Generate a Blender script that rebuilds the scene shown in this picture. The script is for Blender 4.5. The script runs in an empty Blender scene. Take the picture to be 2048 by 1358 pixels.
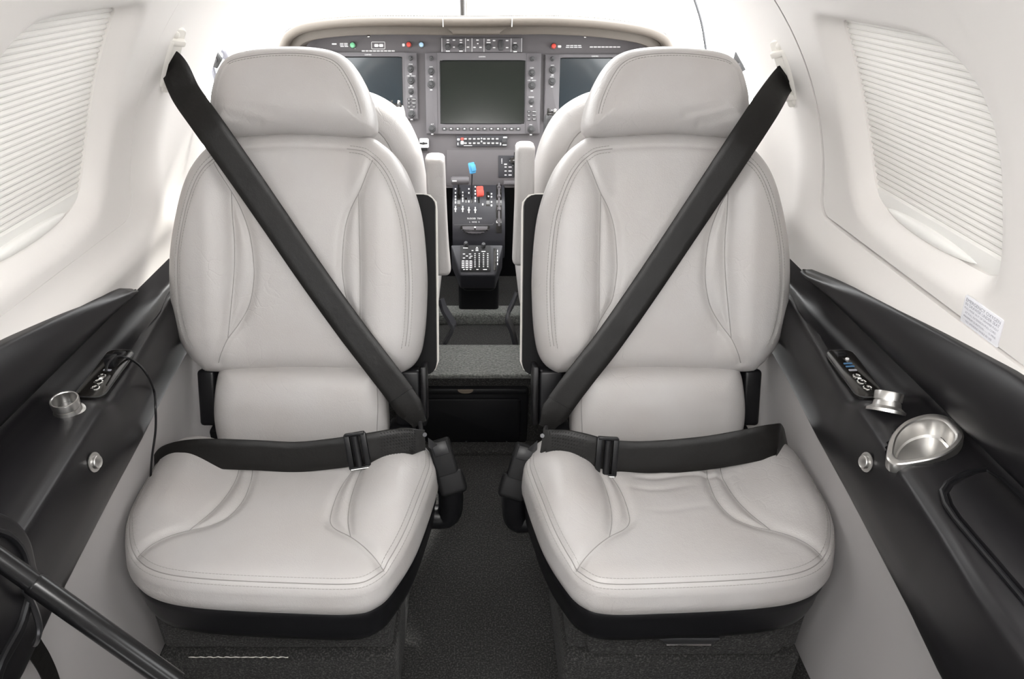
import bpy, bmesh, math, random
import numpy as np
from mathutils import Vector, Matrix
from mathutils.geometry import delaunay_2d_cdt

random.seed(4)
SC = bpy.context.scene
COL = SC.collection

# ------------------------------------------------------------------ camera
FPX = 1374.0                     # focal length in pixels of the 2048 px wide photograph
PCX, PCY = 955.0, 679.0          # principal point
PITCH = math.radians(29.3)
CAMP = np.array([-0.004, 0.0, 1.17])
cam_d = bpy.data.cameras.new('camera')
cam_d.sensor_fit = 'HORIZONTAL'
cam_d.sensor_width = 36.0
cam_d.lens = FPX / 2048.0 * 36.0
cam_d.shift_x = (1024.0 - PCX) / 2048.0
cam_d.clip_start = 0.02
cam = bpy.data.objects.new('camera', cam_d)
COL.objects.link(cam)
cam.location = CAMP
cam.rotation_euler = (math.radians(90) - PITCH, 0, 0)
SC.camera = cam

# ------------------------------------------------------------------ world, light, exposure
SC.view_settings.view_transform = 'Standard'
SC.view_settings.look = 'None'
SC.view_settings.exposure = 0.30
SC.view_settings.gamma = 1.0
SC.view_settings.use_curve_mapping = False
wd = bpy.data.worlds.new('sky')
SC.world = wd
wd.use_nodes = True
wn = wd.node_tree.nodes
wn['Background'].inputs[0].default_value = (1.0, 1.0, 1.0, 1)
wn['Background'].inputs[1].default_value = 7.0


def area(name, loc, rot, sx, sy, power, col=(1, 1, 1)):
    l = bpy.data.lights.new(name, 'AREA')
    l.shape = 'RECTANGLE'
    l.size, l.size_y = sx, sy
    l.energy = power
    l.color = col
    o = bpy.data.objects.new(name, l)
    COL.objects.link(o)
    o.location = loc
    o.rotation_euler = rot
    return o


sl = bpy.data.lights.new('sun', 'SUN')
sl.energy = 7.0
sl.angle = math.radians(3)
sl.color = (1, 0.97, 0.92)
so = bpy.data.objects.new('sun', sl)
COL.objects.link(so)
so.rotation_euler = Vector((-0.30, -0.62, -0.80)).to_track_quat('-Z', 'Y').to_euler()

# added fill lights, none seen: one under the headliner, one above the camera
area('cabin_fill', (0, 0.05, 1.27), (math.radians(42), 0, 0), 0.50, 0.26, 8.0, (1, 0.985, 0.965))
area('camera_fill', (0.0, -0.06, 1.25), (math.radians(62), 0, 0), 0.10, 0.06, 0.8, (1, 0.99, 0.98))

# ------------------------------------------------------------------ measuring helpers
CP, SP = math.cos(PITCH), math.sin(PITCH)


def ray(px, py):
    a = (px - PCX) / FPX
    v = (PCY - py) / FPX
    return np.array([a, CP + v * SP, v * CP - SP])


def W(px, py, x=None, y=None, z=None, pl=None):
    """point of the place seen at a photograph pixel, on a given real plane"""
    r = ray(px, py)
    if x is not None:
        t = (x - CAMP[0]) / r[0]
    elif y is not None:
        t = (y - CAMP[1]) / r[1]
    elif z is not None:
        t = (z - CAMP[2]) / r[2]
    else:
        p0, n = np.array(pl[0]), np.array(pl[1])
        t = np.dot(p0 - CAMP, n) / np.dot(r, n)
    return CAMP + t * r


# ------------------------------------------------------------------ materials
MATS = {}


def mat(name, col, rough=0.5, metal=0.0, bump=None, var=None, spec=0.5, coat=0.0, sheen=0.0,
        fine=None, emit=None, aniso=None, transl=0.0):
    m = bpy.data.materials.new(name)
    m.use_nodes = True
    nt = m.node_tree
    b = nt.nodes['Principled BSDF']
    b.inputs['Base Color'].default_value = (*col, 1)
    b.inputs['Roughness'].default_value = rough
    b.inputs['Metallic'].default_value = metal
    b.inputs['Specular IOR Level'].default_value = spec
    if coat:
        b.inputs['Coat Weight'].default_value = coat
        b.inputs['Coat Roughness'].default_value = 0.15
    if sheen:
        b.inputs['Sheen Weight'].default_value = sheen
        b.inputs['Sheen Roughness'].default_value = 0.6
    tc = nt.nodes.new('ShaderNodeTexCoord')
    co = tc.outputs['Object']
    if aniso:
        mp = nt.nodes.new('ShaderNodeMapping')
        mp.inputs['Scale'].default_value = aniso
        nt.links.new(co, mp.inputs[0])
        co = mp.outputs[0]
    last = None
    for (sc, st, dist, typ) in [x for x in (bump, fine) if x]:
        if typ == 'noise':
            t = nt.nodes.new('ShaderNodeTexNoise')
            t.inputs['Scale'].default_value = sc
            t.inputs['Detail'].default_value = 4
            h = t.outputs['Fac']
        elif typ == 'voro':
            t = nt.nodes.new('ShaderNodeTexVoronoi')
            t.inputs['Scale'].default_value = sc
            h = t.outputs['Distance']
        else:
            t = nt.nodes.new('ShaderNodeTexWave')
            t.inputs['Scale'].default_value = sc
            t.inputs['Distortion'].default_value = 0.5
            h = t.outputs['Fac']
        nt.links.new(co, t.inputs['Vector'])
        bp = nt.nodes.new('ShaderNodeBump')
        bp.inputs['Strength'].default_value = st
        bp.inputs['Distance'].default_value = dist
        nt.links.new(h, bp.inputs['Height'])
        if last:
            nt.links.new(last.outputs[0], bp.inputs['Normal'])
        last = bp
    if last:
        nt.links.new(last.outputs[0], b.inputs['Normal'])
    if var:
        sc, c2, lo, hi = var
        t = nt.nodes.new('ShaderNodeTexNoise')
        t.inputs['Scale'].default_value = sc
        t.inputs['Detail'].default_value = 5
        nt.links.new(co, t.inputs['Vector'])
        r = nt.nodes.new('ShaderNodeMapRange')
        r.inputs[1].default_value = lo
        r.inputs[2].default_value = hi
        nt.links.new(t.outputs['Fac'], r.inputs[0])
        mx = nt.nodes.new('ShaderNodeMix')
        mx.data_type = 'RGBA'
        mx.inputs[6].default_value = (*col, 1)
        mx.inputs[7].default_value = (*c2, 1)
        nt.links.new(r.outputs[0], mx.inputs[0])
        nt.links.new(mx.outputs[2], b.inputs['Base Color'])
    if emit:
        b.inputs['Emission Color'].default_value = (*emit[0], 1)
        b.inputs['Emission Strength'].default_value = emit[1]
    if transl:
        tr = nt.nodes.new('ShaderNodeBsdfTranslucent')
        tr.inputs[0].default_value = (*col, 1)
        mxs = nt.nodes.new('ShaderNodeMixShader')
        mxs.inputs[0].default_value = transl
        nt.links.new(b.outputs[0], mxs.inputs[1])
        nt.links.new(tr.outputs[0], mxs.inputs[2])
        nt.links.new(mxs.outputs[0], nt.nodes['Material Output'].inputs[0])
    MATS[name] = m
    return m


LEATHER = mat('grey_leather', (0.440, 0.426, 0.420), 0.40, bump=(22, 0.10, 0.01, 'noise'),
              fine=(420, 0.10, 0.002, 'voro'), var=(9, (0.420, 0.399, 0.387), 0.35, 0.7))
_nt = LEATHER.node_tree
_b = _nt.nodes['Principled BSDF']
_old = _b.inputs['Normal'].links[0].from_socket
_tc = [n for n in _nt.nodes if n.type == 'TEX_COORD'][0].outputs['Object']
_w = _nt.nodes.new('ShaderNodeTexNoise')
_w.inputs['Scale'].default_value = 14
_nt.links.new(_tc, _w.inputs['Vector'])
_va = _nt.nodes.new('ShaderNodeVectorMath')
_va.operation = 'MULTIPLY_ADD'
_va.inputs[1].default_value = (0.06, 0.06, 0.06)
_nt.links.new(_w.outputs['Color'], _va.inputs[0])
_nt.links.new(_tc, _va.inputs[2])
_vo = _nt.nodes.new('ShaderNodeTexVoronoi')
_vo.feature = 'DISTANCE_TO_EDGE'
_vo.inputs['Scale'].default_value = 26
_nt.links.new(_va.outputs[0], _vo.inputs['Vector'])
_mr = _nt.nodes.new('ShaderNodeMapRange')
_mr.inputs[1].default_value = 0.0
_mr.inputs[2].default_value = 0.06
_nt.links.new(_vo.outputs['Distance'], _mr.inputs[0])
_mk = _nt.nodes.new('ShaderNodeTexNoise')
_mk.inputs['Scale'].default_value = 7
_nt.links.new(_tc, _mk.inputs['Vector'])
_m2 = _nt.nodes.new('ShaderNodeMapRange')
_m2.inputs[1].default_value = 0.50
_m2.inputs[2].default_value = 0.70
_m2.inputs[3].default_value = 0.0
_m2.inputs[4].default_value = 0.22
_nt.links.new(_mk.outputs['Fac'], _m2.inputs[0])
_bp = _nt.nodes.new('ShaderNodeBump')
_bp.inputs['Distance'].default_value = 0.0015
_nt.links.new(_m2.outputs[0], _bp.inputs['Strength'])
_nt.links.new(_mr.outputs[0], _bp.inputs['Height'])
_nt.links.new(_old, _bp.inputs['Normal'])
_nt.links.new(_bp.outputs[0], _b.inputs['Normal'])
SEAM = mat('leather_seam', (0.25, 0.24, 0.23), 0.7)
THREAD = mat('thread', (0.29, 0.28, 0.265), 0.8)
CREAM = mat('cream_trim', (0.78, 0.752, 0.726), 0.42, fine=(300, 0.03, 0.001, 'noise'))
CREAM2 = mat('cream_plastic', (0.78, 0.755, 0.71), 0.38)
SHADE = mat('shade_fabric', (0.84, 0.82, 0.79), 0.85, transl=0.10)
RAIL = mat('shade_rail', (0.84, 0.83, 0.80), 0.35)
BLACK = mat('console_vinyl', (0.0085, 0.008, 0.009), 0.36, spec=0.32, fine=(700, 0.05, 0.0006, 'noise'))
BLKP = mat('black_plastic', (0.007, 0.007, 0.008), 0.36, spec=0.30, fine=(500, 0.06, 0.0008, 'noise'))
BLKG = mat('gloss_black', (0.012, 0.011, 0.010), 0.10, coat=0.5)
RODM = mat('strut_black', (0.004, 0.004, 0.0045), 0.26, spec=0.35)
MATTE = mat('matte_black', (0.007, 0.007, 0.0075), 0.55, spec=0.16, fine=(500, 0.06, 0.0008, 'noise'))
SIDE = mat('side_cloth', (0.395, 0.375, 0.372), 0.85, sheen=0.15, fine=(600, 0.05, 0.001, 'noise'))
CARPET = mat('dark_carpet', (0.017, 0.0165, 0.016), 0.95, sheen=0.06, bump=(240, 0.8, 0.004, 'noise'),
             var=(300, (0.075, 0.073, 0.07), 0.48, 0.74), spec=0.15)
CARPETG = mat('grey_green_carpet', (0.075, 0.080, 0.073), 0.95, sheen=0.3, bump=(170, 0.9, 0.006, 'noise'),
              var=(190, (0.20, 0.205, 0.19), 0.35, 0.7), spec=0.15)
WEB = mat('black_webbing', (0.009, 0.0085, 0.008), 0.38, spec=0.26, bump=(14, 0.25, 0.01, 'noise'), fine=(900, 0.15, 0.0006, 'voro'))
STEEL = mat('brushed_steel', (0.56, 0.55, 0.535), 0.34, metal=1.0)
CHROME = mat('chrome', (0.78, 0.77, 0.75), 0.10, metal=1.0)
DKMET = mat('dark_metal', (0.10, 0.10, 0.105), 0.32, metal=0.8)
PANEL = mat('panel_paint', (0.100, 0.092, 0.097), 0.62, fine=(800, 0.08, 0.0006, 'noise'))
BEZEL = mat('bezel_paint', (0.115, 0.108, 0.115), 0.5)
GLARE = mat('brown_vinyl', (0.095, 0.080, 0.066), 0.6, fine=(400, 0.12, 0.001, 'voro'))
SCREEN = mat('dark_screen', (0.010, 0.013, 0.010), 0.12, spec=0.36)
SCREENB = mat('dark_blue_screen', (0.012, 0.02, 0.026), 0.12, spec=0.6)
KNOB = mat('knob_rubber', (0.05, 0.05, 0.052), 0.5)
WHITE = mat('white_print', (0.78, 0.78, 0.78), 0.6)
GREYP = mat('grey_print', (0.30, 0.30, 0.34), 0.7)
PLACARD = mat('placard_white', (0.80, 0.80, 0.84), 0.5)
RED = mat('red_plastic', (0.62, 0.075, 0.055), 0.4)
BLUE = mat('blue_plastic', (0.08, 0.34, 0.62), 0.4)
LBLUE = mat('light_blue_lens', (0.40, 0.60, 0.78), 0.3)
GREEN = mat('green_lens', (0.20, 0.58, 0.32), 0.3)
NAVY = mat('pedestal_paint', (0.026, 0.026, 0.032), 0.42, fine=(600, 0.06, 0.0006, 'noise'))
USB = mat('usb_blue', (0.07, 0.17, 0.32), 0.4)
ORANGE = mat('tan_cover', (0.16, 0.13, 0.10), 0.5)
FELT = mat('pale_grip', (0.66, 0.64, 0.58), 0.5)

GLASS = bpy.data.materials.new('windscreen_glass')
GLASS.use_nodes = True
_n = GLASS.node_tree
_n.nodes.remove(_n.nodes['Principled BSDF'])
_t = _n.nodes.new('ShaderNodeBsdfTransparent')
_t.inputs[0].default_value = (0.96, 0.97, 0.97, 1)
_g = _n.nodes.new('ShaderNodeBsdfGlossy')
_g.inputs['Roughness'].default_value = 0.03
_x = _n.nodes.new('ShaderNodeMixShader')
_x.inputs[0].default_value = 0.05
_n.links.new(_t.outputs[0], _x.inputs[1])
_n.links.new(_g.outputs[0], _x.inputs[2])
_n.links.new(_x.outputs[0], _n.nodes['Material Output'].inputs[0])

# ------------------------------------------------------------------ object helpers
ORG = {}


def tag(o, label=None, cat=None, group=None, kind=None):
    if label:
        o['label'] = label
    if cat:
        o['category'] = cat
    if group:
        o['group'] = group
    if kind:
        o['kind'] = kind
    return o


def thing(name, loc, label, cat, group=None):
    o = bpy.data.objects.new(name, None)
    COL.objects.link(o)
    o.location = [float(c) for c in loc]
    o.empty_display_size = 0.05
    ORG[o] = np.array(loc, float)
    return tag(o, label, cat, group)


def link(name, me, parent, at=None):
    o = bpy.data.objects.new(name, me)
    COL.objects.link(o)
    if parent is not None:
        o.parent = parent
        ORG[o] = ORG[parent]
    else:
        ORG[o] = np.zeros(3)
    if at is not None:
        o.location = [float(c) for c in (np.array(at) - ORG[o])]
    return o


def mesh_from(name, V, Fc, m, smooth=True, sharp=38):
    me = bpy.data.meshes.new(name)
    me.from_pydata([tuple(map(float, v)) for v in V], [], Fc)
    me.materials.append(m)
    if smooth:
        me.shade_smooth()
        me.set_sharp_from_angle(angle=math.radians(sharp))
    me.update()
    return me


def add(name, V, Fc, m, parent=None, smooth=True, sharp=38, kind=None, flip=False):
    V = np.asarray(V, float)
    if parent is not None:
        V = V - ORG[parent]
    if flip:
        Fc = [tuple(reversed(f)) for f in Fc]
    o = link(name, mesh_from(name, V, Fc, m, smooth, sharp), parent)
    if kind:
        o['kind'] = kind
    return o


def nrm(v):
    v = np.asarray(v, float)
    return v / (np.linalg.norm(v) + 1e-12)


def frame_n(n, hint=(0, 0, 1)):
    n = nrm(n)
    x = np.cross(hint, n)
    if np.linalg.norm(x) < 1e-4:
        x = np.cross((0, 1, 0), n)
    x = nrm(x)
    return x, np.cross(n, x), n


def crom(P, n=8, closed=False):
    """Catmull-Rom through the points"""
    P = [np.asarray(p, float) for p in P]
    out = []
    L = len(P)
    rng = range(L) if closed else range(L - 1)
    for i in rng:
        if closed:
            a, b, c_, d = P[i - 1], P[i], P[(i + 1) % L], P[(i + 2) % L]
        else:
            a, b, c_, d = P[max(i - 1, 0)], P[i], P[i + 1], P[min(i + 2, L - 1)]
        for k in range(n):
            t = k / n
            out.append(0.5 * (2 * b + (c_ - a) * t + (2 * a - 5 * b + 4 * c_ - d) * t * t + (3 * b - a - 3 * c_ + d) * t ** 3))
    if not closed:
        out.append(P[-1])
    return np.array(out)


def resample(P, n, closed=False):
    P = np.asarray(P, float)
    if closed:
        P = np.vstack([P, P[:1]])
    d = np.r_[0, np.cumsum(np.linalg.norm(np.diff(P, axis=0), axis=1))]
    s = np.linspace(0, d[-1], n, endpoint=not closed)
    return np.stack([np.interp(s, d, P[:, k]) for k in range(P.shape[1])], 1)


def plen(P):
    return float(np.sum(np.linalg.norm(np.diff(np.asarray(P), axis=0), axis=1)))


def offset_poly(P, d):
    """closed polygon moved inwards by d (counter-clockwise) """
    P = np.asarray(P, float)
    a = np.roll(P, 1, 0)
    b = np.roll(P, -1, 0)
    t = b - a
    t /= (np.linalg.norm(t, axis=1)[:, None] + 1e-12)
    area2 = np.sum(P[:, 0] * b[:, 1] - b[:, 0] * P[:, 1])
    nn = np.stack([-t[:, 1], t[:, 0]], 1) * (1 if area2 > 0 else -1)
    return P + nn * d


def rrect(a0, b0, a1, b1, r, n=4):
    out = []
    r = min(r, abs(a1 - a0) / 2 - 1e-5, abs(b1 - b0) / 2 - 1e-5)
    for cx, cy, s in ((a1 - r, b1 - r, 0), (a0 + r, b1 - r, 90), (a0 + r, b0 + r, 180), (a1 - r, b0 + r, 270)):
        for k in range(n + 1):
            w = math.radians(s + 90 * k / n)
            out.append((cx + r * math.cos(w), cy + r * math.sin(w)))
    return np.array(out)


def smooth01(x, a, b):
    t = np.clip((np.asarray(x, float) - a) / (b - a), 0, 1)
    return t * t * (3 - 2 * t)


def seg_dist(U, V, line):
    """distance of points to a polyline"""
    pts = np.stack([U.ravel(), V.ravel()], 1)
    best = np.full(len(pts), 9.0)
    L = np.asarray(line, float)
    for a, b in zip(L[:-1], L[1:]):
        ab = b - a
        t = np.clip(((pts - a) @ ab) / (ab @ ab + 1e-12), 0, 1)
        d = np.linalg.norm(pts - a - t[:, None] * ab, axis=1)
        best = np.minimum(best, d)
    return best.reshape(U.shape)


class MB:
    """collects pieces of ONE object"""

    def __init__(s):
        s.v, s.f = [], []

    def put(s, V, Fc):
        o = len(s.v)
        s.v.extend([tuple(map(float, q)) for q in V])
        s.f.extend([tuple(i + o for i in f) for f in Fc])
        return s

    def box(s, c, size, R=None, bev=0.0, seg=2):
        bm = bmesh.new()
        bmesh.ops.create_cube(bm, size=1.0)
        for v in bm.verts:
            v.co = Vector((v.co.x * size[0], v.co.y * size[1], v.co.z * size[2]))
        if bev:
            bmesh.ops.bevel(bm, geom=list(bm.edges), offset=bev, segments=seg, profile=0.5, affect='EDGES')
        bm.verts.index_update()
        V = np.array([v.co[:] for v in bm.verts])
        Fc = [tuple(q.index for q in f.verts) for f in bm.faces]
        bm.free()
        if R is not None:
            V = V @ np.asarray(R, float)          # rows of R are the box axes
        return s.put(V + np.asarray(c, float), Fc)

    def prism(s, poly, O, X, Y, N, w0, w1, bev=0.0, back=True):
        P = np.asarray(poly, float)
        b = np.roll(P, -1, 0)
        if np.sum(P[:, 0] * b[:, 1] - b[:, 0] * P[:, 1]) < 0:
            P = P[::-1]
        O, X, Y, N = (np.asarray(q, float) for q in (O, X, Y, N))
        rings = [(P, w0)]
        if bev:
            rings += [(P, w1 - bev), (offset_poly(P, bev * 0.3), w1 - bev * 0.3), (offset_poly(P, bev), w1)]
        else:
            rings += [(P, w1)]
        n = len(P)
        V, Fc = [], []
        for q, w in rings:
            V += [O + X * p[0] + Y * p[1] + N * w for p in q]
        for r in range(len(rings) - 1):
            for i in range(n):
                j = (i + 1) % n
                Fc.append((r * n + i, r * n + j, (r + 1) * n + j, (r + 1) * n + i))
        Fc.append(tuple((len(rings) - 1) * n + i for i in range(n)))
        if back:
            Fc.append(tuple(reversed(range(n))))
        return s.put(V, Fc)

    def tube(s, P, r, n=8, cap=True, closed=False):
        P = [np.asarray(p, float) for p in P]
        L = len(P)
        rr = r if hasattr(r, '__len__') else [r] * L
        V, Fc = [], []
        x = None
        for i, p in enumerate(P):
            a = P[i - 1] if (i or closed) else P[0]
            b = P[(i + 1) % L] if (i < L - 1 or closed) else P[-1]
            t = nrm(b - a)
            if x is None:
                x, y, _ = frame_n(t, (0.3, 0.2, 0.93))
            else:
                x = nrm(x - t * np.dot(x, t))
                y = np.cross(t, x)
            for k in range(n):
                w = 2 * math.pi * k / n
                V.append(p + (x * math.cos(w) + y * math.sin(w)) * rr[i])
        for i in range(L if closed else L - 1):
            i2 = (i + 1) % L
            for k in range(n):
                k2 = (k + 1) % n
                Fc.append((i * n + k, i * n + k2, i2 * n + k2, i2 * n + k))
        if cap and not closed:
            Fc.append(tuple(reversed(range(n))))
            Fc.append(tuple((L - 1) * n + k for k in range(n)))
        return s.put(V, Fc)

    def lathe(s, prof, O, N, n=20, hint=(0, 0, 1), cap0=True, cap1=True, sx=1.0):
        """prof: (radius, height) along axis N"""
        X, Y, N = frame_n(N, hint)
        O = np.asarray(O, float)
        V, Fc = [], []
        for r, h in prof:
            for k in range(n):
                w = 2 * math.pi * k / n
                V.append(O + (X * math.cos(w) * sx + Y * math.sin(w)) * r + N * h)
        for i in range(len(prof) - 1):
            for k in range(n):
                k2 = (k + 1) % n
                Fc.append((i * n + k, i * n + k2, (i + 1) * n + k2, (i + 1) * n + k))
        if cap0:
            Fc.append(tuple(reversed(range(n))))
        if cap1:
            Fc.append(tuple((len(prof) - 1) * n + k for k in range(n)))
        return s.put(V, Fc)

    def ribbon(s, C, D, width, th):
        """strap: centre points C, width directions D (unit), width, thickness"""
        C = np.asarray(C, float)
        D = np.asarray(D, float)
        n = len(C)
        wd_ = width if hasattr(width, '__len__') else [width] * n
        V, Fc = [], []
        prof = [(-1, -.3), (-.97, -1), (-.5, -1), (0, -1), (.5, -1), (.97, -1), (1, -.3), (1, .3), (.97, 1), (.5, 1), (0, 1), (-.5, 1), (-.97, 1), (-1, .3)]
        m_ = len(prof)
        for i in range(n):
            t = nrm(C[min(i + 1, n - 1)] - C[max(i - 1, 0)])
            d = nrm(D[i] - t * np.dot(D[i], t))
            nn = np.cross(t, d)
            for a, b in prof:
                V.append(C[i] + d * a * wd_[i] / 2 + nn * b * th / 2)
        for i in range(n - 1):
            for k in range(m_):
                k2 = (k + 1) % m_
                Fc.append((i * m_ + k, i * m_ + k2, (i + 1) * m_ + k2, (i + 1) * m_ + k))
        Fc.append(tuple(reversed(range(m_))))
        Fc.append(tuple((n - 1) * m_ + k for k in range(m_)))
        return s.put(V, Fc)

    def text(s, txt, O, X, Y, size, depth=0.0002, align='c'):
        Vt, Ft, w = text_geo(txt)
        sh = {'c': -w / 2, 'l': 0, 'r': -w}[align]
        O, X, Y = (np.asarray(q, float) for q in (O, X, Y))
        N = np.cross(X, Y)
        return s.put([O + X * (v[0] + sh) * size + Y * (v[1] - 0.35) * size + N * depth for v in Vt], Ft)

    def quad(s, O, X, Y, N, a, b, w, h, d=0.0003):
        """thin raised mark centred at (a,b)"""
        return s.prism(rrect(a - w / 2, b - h / 2, a + w / 2, b + h / 2, min(w, h) * .2, 1), O, X, Y, N, -0.0002, d)

    def build(s, name, m, parent=None, smooth=True, sharp=38, kind=None):
        return add(name, s.v, s.f, m, parent, smooth, sharp, kind)


_TXT = {}


def text_geo(txt):
    if txt not in _TXT:
        cu = bpy.data.curves.new('lettering', 'FONT')
        cu.body = txt
        cu.size = 1.0
        cu.resolution_u = 2
        ob = bpy.data.objects.new('lettering', cu)
        me = bpy.data.meshes.new_from_object(ob)
        V = [tuple(v.co) for v in me.vertices]
        Ft = [tuple(p.vertices) for p in me.polygons]
        w = max([v[0] for v in V] + [0.01])
        bpy.data.objects.remove(ob)
        bpy.data.curves.remove(cu)
        bpy.data.meshes.remove(me)
        _TXT[txt] = (V, Ft, w)
    return _TXT[txt]


def mirror(P, s):
    P = np.array(P, float)
    P[:, 0] *= s
    return P


def pillow(name, outline, ctr, H, rings, to3, m, parent, flip, na=440, nr=80):
    """upholstered cushion: height field over a star-shaped outline, closed behind by rings (inset scale, depth)"""
    Q = resample(outline, na, True)
    ctr = np.asarray(ctr, float)
    t = np.linspace(0, 1, nr + 1)[1:]
    rho = 1 - (1 - t) ** 1.6
    U = ctr[0] + rho[:, None] * (Q[None, :, 0] - ctr[0])
    Vv = ctr[1] + rho[:, None] * (Q[None, :, 1] - ctr[1])
    Hh = H(U, Vv)
    V = [to3(ctr[0], ctr[1], float(H(np.array([ctr[0]]), np.array([ctr[1]]))[0]))]
    P3 = to3(U.ravel(), Vv.ravel(), Hh.ravel())
    allv = [np.array(V[0])[None, :], P3]
    for sc, w in rings:
        u = ctr[0] + sc * (Q[:, 0] - ctr[0])
        v = ctr[1] + sc * (Q[:, 1] - ctr[1])
        allv.append(to3(u, v, np.full(na, w)))
    VV = np.vstack(allv)
    Fc = []
    for k in range(na):
        Fc.append((0, 1 + k, 1 + (k + 1) % na))
    tot = nr + len(rings)
    for i in range(tot - 1):
        for k in range(na):
            k2 = (k + 1) % na
            Fc.append((1 + i * na + k, 1 + (i + 1) * na + k, 1 + (i + 1) * na + k2, 1 + i * na + k2))
    Fc.append(tuple(1 + (tot - 1) * na + k for k in range(na)))
    return add(name, VV, Fc, m, parent, True, 60, flip=flip)


def stitches(line2, H, to3, mb, pitch=0.0055, ln=0.0036, r=0.00055, lift=0.0003):
    """row of thread dashes along a 2D line on a cushion"""
    L = plen(line2)
    n = max(2, int(L / pitch))
    P = resample(line2, n * 4)
    h = H(P[:, 0], P[:, 1])
    P3 = to3(P[:, 0], P[:, 1], h + lift)
    k = max(1, int(round(4 * ln / pitch)))
    for i in range(n - 1):
        a, b = P3[i * 4], P3[min(i * 4 + k, len(P3) - 1)]
        mb.tube([a, b], r, 4)


def edge_dist(outline, n=220):
    A = resample(outline, n, True)
    AB = np.roll(A, -1, 0) - A
    L2 = np.sum(AB * AB, 1) + 1e-12

    def f(U, V):
        pts = np.stack([np.ravel(U), np.ravel(V)], 1)
        best = np.full(len(pts), 9.0)
        for i in range(0, len(pts), 6000):
            q = pts[i:i + 6000, None, :] - A[None]
            t = np.clip(np.einsum('ijk,jk->ij', q, AB) / L2, 0, 1)
            q = q - t[..., None] * AB[None]
            best[i:i + 6000] = np.sqrt(np.einsum('ijk,ijk->ij', q, q).min(1))
        return best.reshape(np.shape(U))
    return f


def round_edge(e, r):
    t = np.clip(e / r, 0, 1)
    return np.sqrt(np.maximum(0, 1 - (1 - t) ** 2))

# =================================================================== the setting
RC, ZC = 0.635, 0.68             # radius and height of the axis of the round cabin lining


def wallp(s, Y, z_arc, off=0.0):
    """point of the lining: side s, station Y, arc length above the axis height; off > 0 is outboard"""
    w = z_arc / RC
    r = RC + off
    return np.array([s * r * math.cos(w), Y, ZC + r * math.sin(w)])


def arc_of(z):
    return RC * math.asin(max(-1, min(1, (z - ZC) / RC)))


def wallframe(s, Y, arc):
    w = arc / RC
    n = np.array([-s * math.cos(w), 0, -math.sin(w)])         # inboard
    up = np.array([-s * math.sin(w), 0, math.cos(w)])
    return wallp(s, Y, arc), np.array([0, 1.0, 0]), up, n


def patch(name, outline, holes, fn, spacing, m, parent, extra=(), edge=None, flip=False, kind=None):
    """surface piece with clean curved borders: Delaunay fill of a 2D outline with holes, mapped to space by fn;
    edge = depth of the turned-back rim on the outline and the holes"""
    loops = [np.asarray(outline, float)] + [np.asarray(h, float) for h in holes]
    pts, edges, base = [], [], 0
    for L in loops:
        n = len(L)
        pts += [Vector((float(p[0]), float(p[1]))) for p in L]
        edges += [(base + i, base + (i + 1) % n) for i in range(n)]
        base += n
    nb = base
    ex = [np.asarray(e, float) for e in extra]
    lo, hi = loops[0].min(0), loops[0].max(0)
    gx = np.arange(lo[0] + spacing / 2, hi[0], spacing)
    gy = np.arange(lo[1] + spacing / 2, hi[1], spacing)
    G = np.stack(np.meshgrid(gx, gy), -1).reshape(-1, 2)
    G = np.vstack([G] + ex) if ex else G

    def inside(poly, P):
        x, y = P[:, 0], P[:, 1]
        r = np.zeros(len(P), bool)
        for (x1, y1), (x2, y2) in zip(poly, np.roll(poly, -1, 0)):
            c_ = ((y1 > y) != (y2 > y))
            r ^= c_ & (x < (x2 - x1) * (y - y1) / (y2 - y1 + 1e-15) + x1)
        return r
    ok = inside(loops[0], G)
    for h in loops[1:]:
        ok &= ~inside(h, G)
    B = np.vstack(loops)
    G = G[ok]
    dmin = np.array([np.min(np.sum((B - g) ** 2, 1)) for g in G]) if len(G) else np.zeros(0)
    G = G[dmin > (spacing * 0.12) ** 2]
    pts += [Vector((float(p[0]), float(p[1]))) for p in G]
    v2, e2, f2, *_ = delaunay_2d_cdt(pts, edges, [], 0, 1e-6)
    v2 = np.array([tuple(v) for v in v2])
    f2 = [tuple(f) for f in f2]
    cen = np.array([v2[list(f)].mean(0) for f in f2])
    ok = inside(loops[0], cen)
    for h in loops[1:]:
        ok &= ~inside(h, cen)
    f2 = [f for f, k in zip(f2, ok) if k]
    V = [fn(p[0], p[1], 0.0) for p in v2]
    if edge:
        for L in loops:
            n = len(L)
            o = len(V)
            V += [fn(p[0], p[1], 0.0) for p in L] + [fn(p[0], p[1], edge) for p in L]
            for i in range(n):
                j = (i + 1) % n
                f2.append((o + i, o + j, o + n + j, o + n + i))
    V = np.array(V)
    return add(name, V, f2, m, parent, True, 50, flip=flip, kind=kind)


# ---- floor -----------------------------------------------------------------
fl = MB()
nx, ny = 40, 60
V = [(-0.64 + 1.28 * i / nx, -0.9 + 2.42 * j / ny, 0.0) for j in range(ny + 1) for i in range(nx + 1)]
fl.put(V, [(j * (nx + 1) + i, j * (nx + 1) + i + 1, (j + 1) * (nx + 1) + i + 1, (j + 1) * (nx + 1) + i) for j in range(ny) for i in range(nx)])
tag(fl.build('floor', CARPET), 'charcoal carpet of the cabin aisle floor', kind='structure')
# cockpit floor ahead of the spar
fl = MB().box((0, 2.05, 0.05), (1.2, 0.80, 0.06), bev=0.004)
tag(fl.build('floor', CARPET), 'dark carpet of the cockpit floor ahead of the step', kind='structure')

# ---- ceiling and base walls --------------------------------------------------
CEIL0, CEIL1 = -0.9, 1.80


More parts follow.
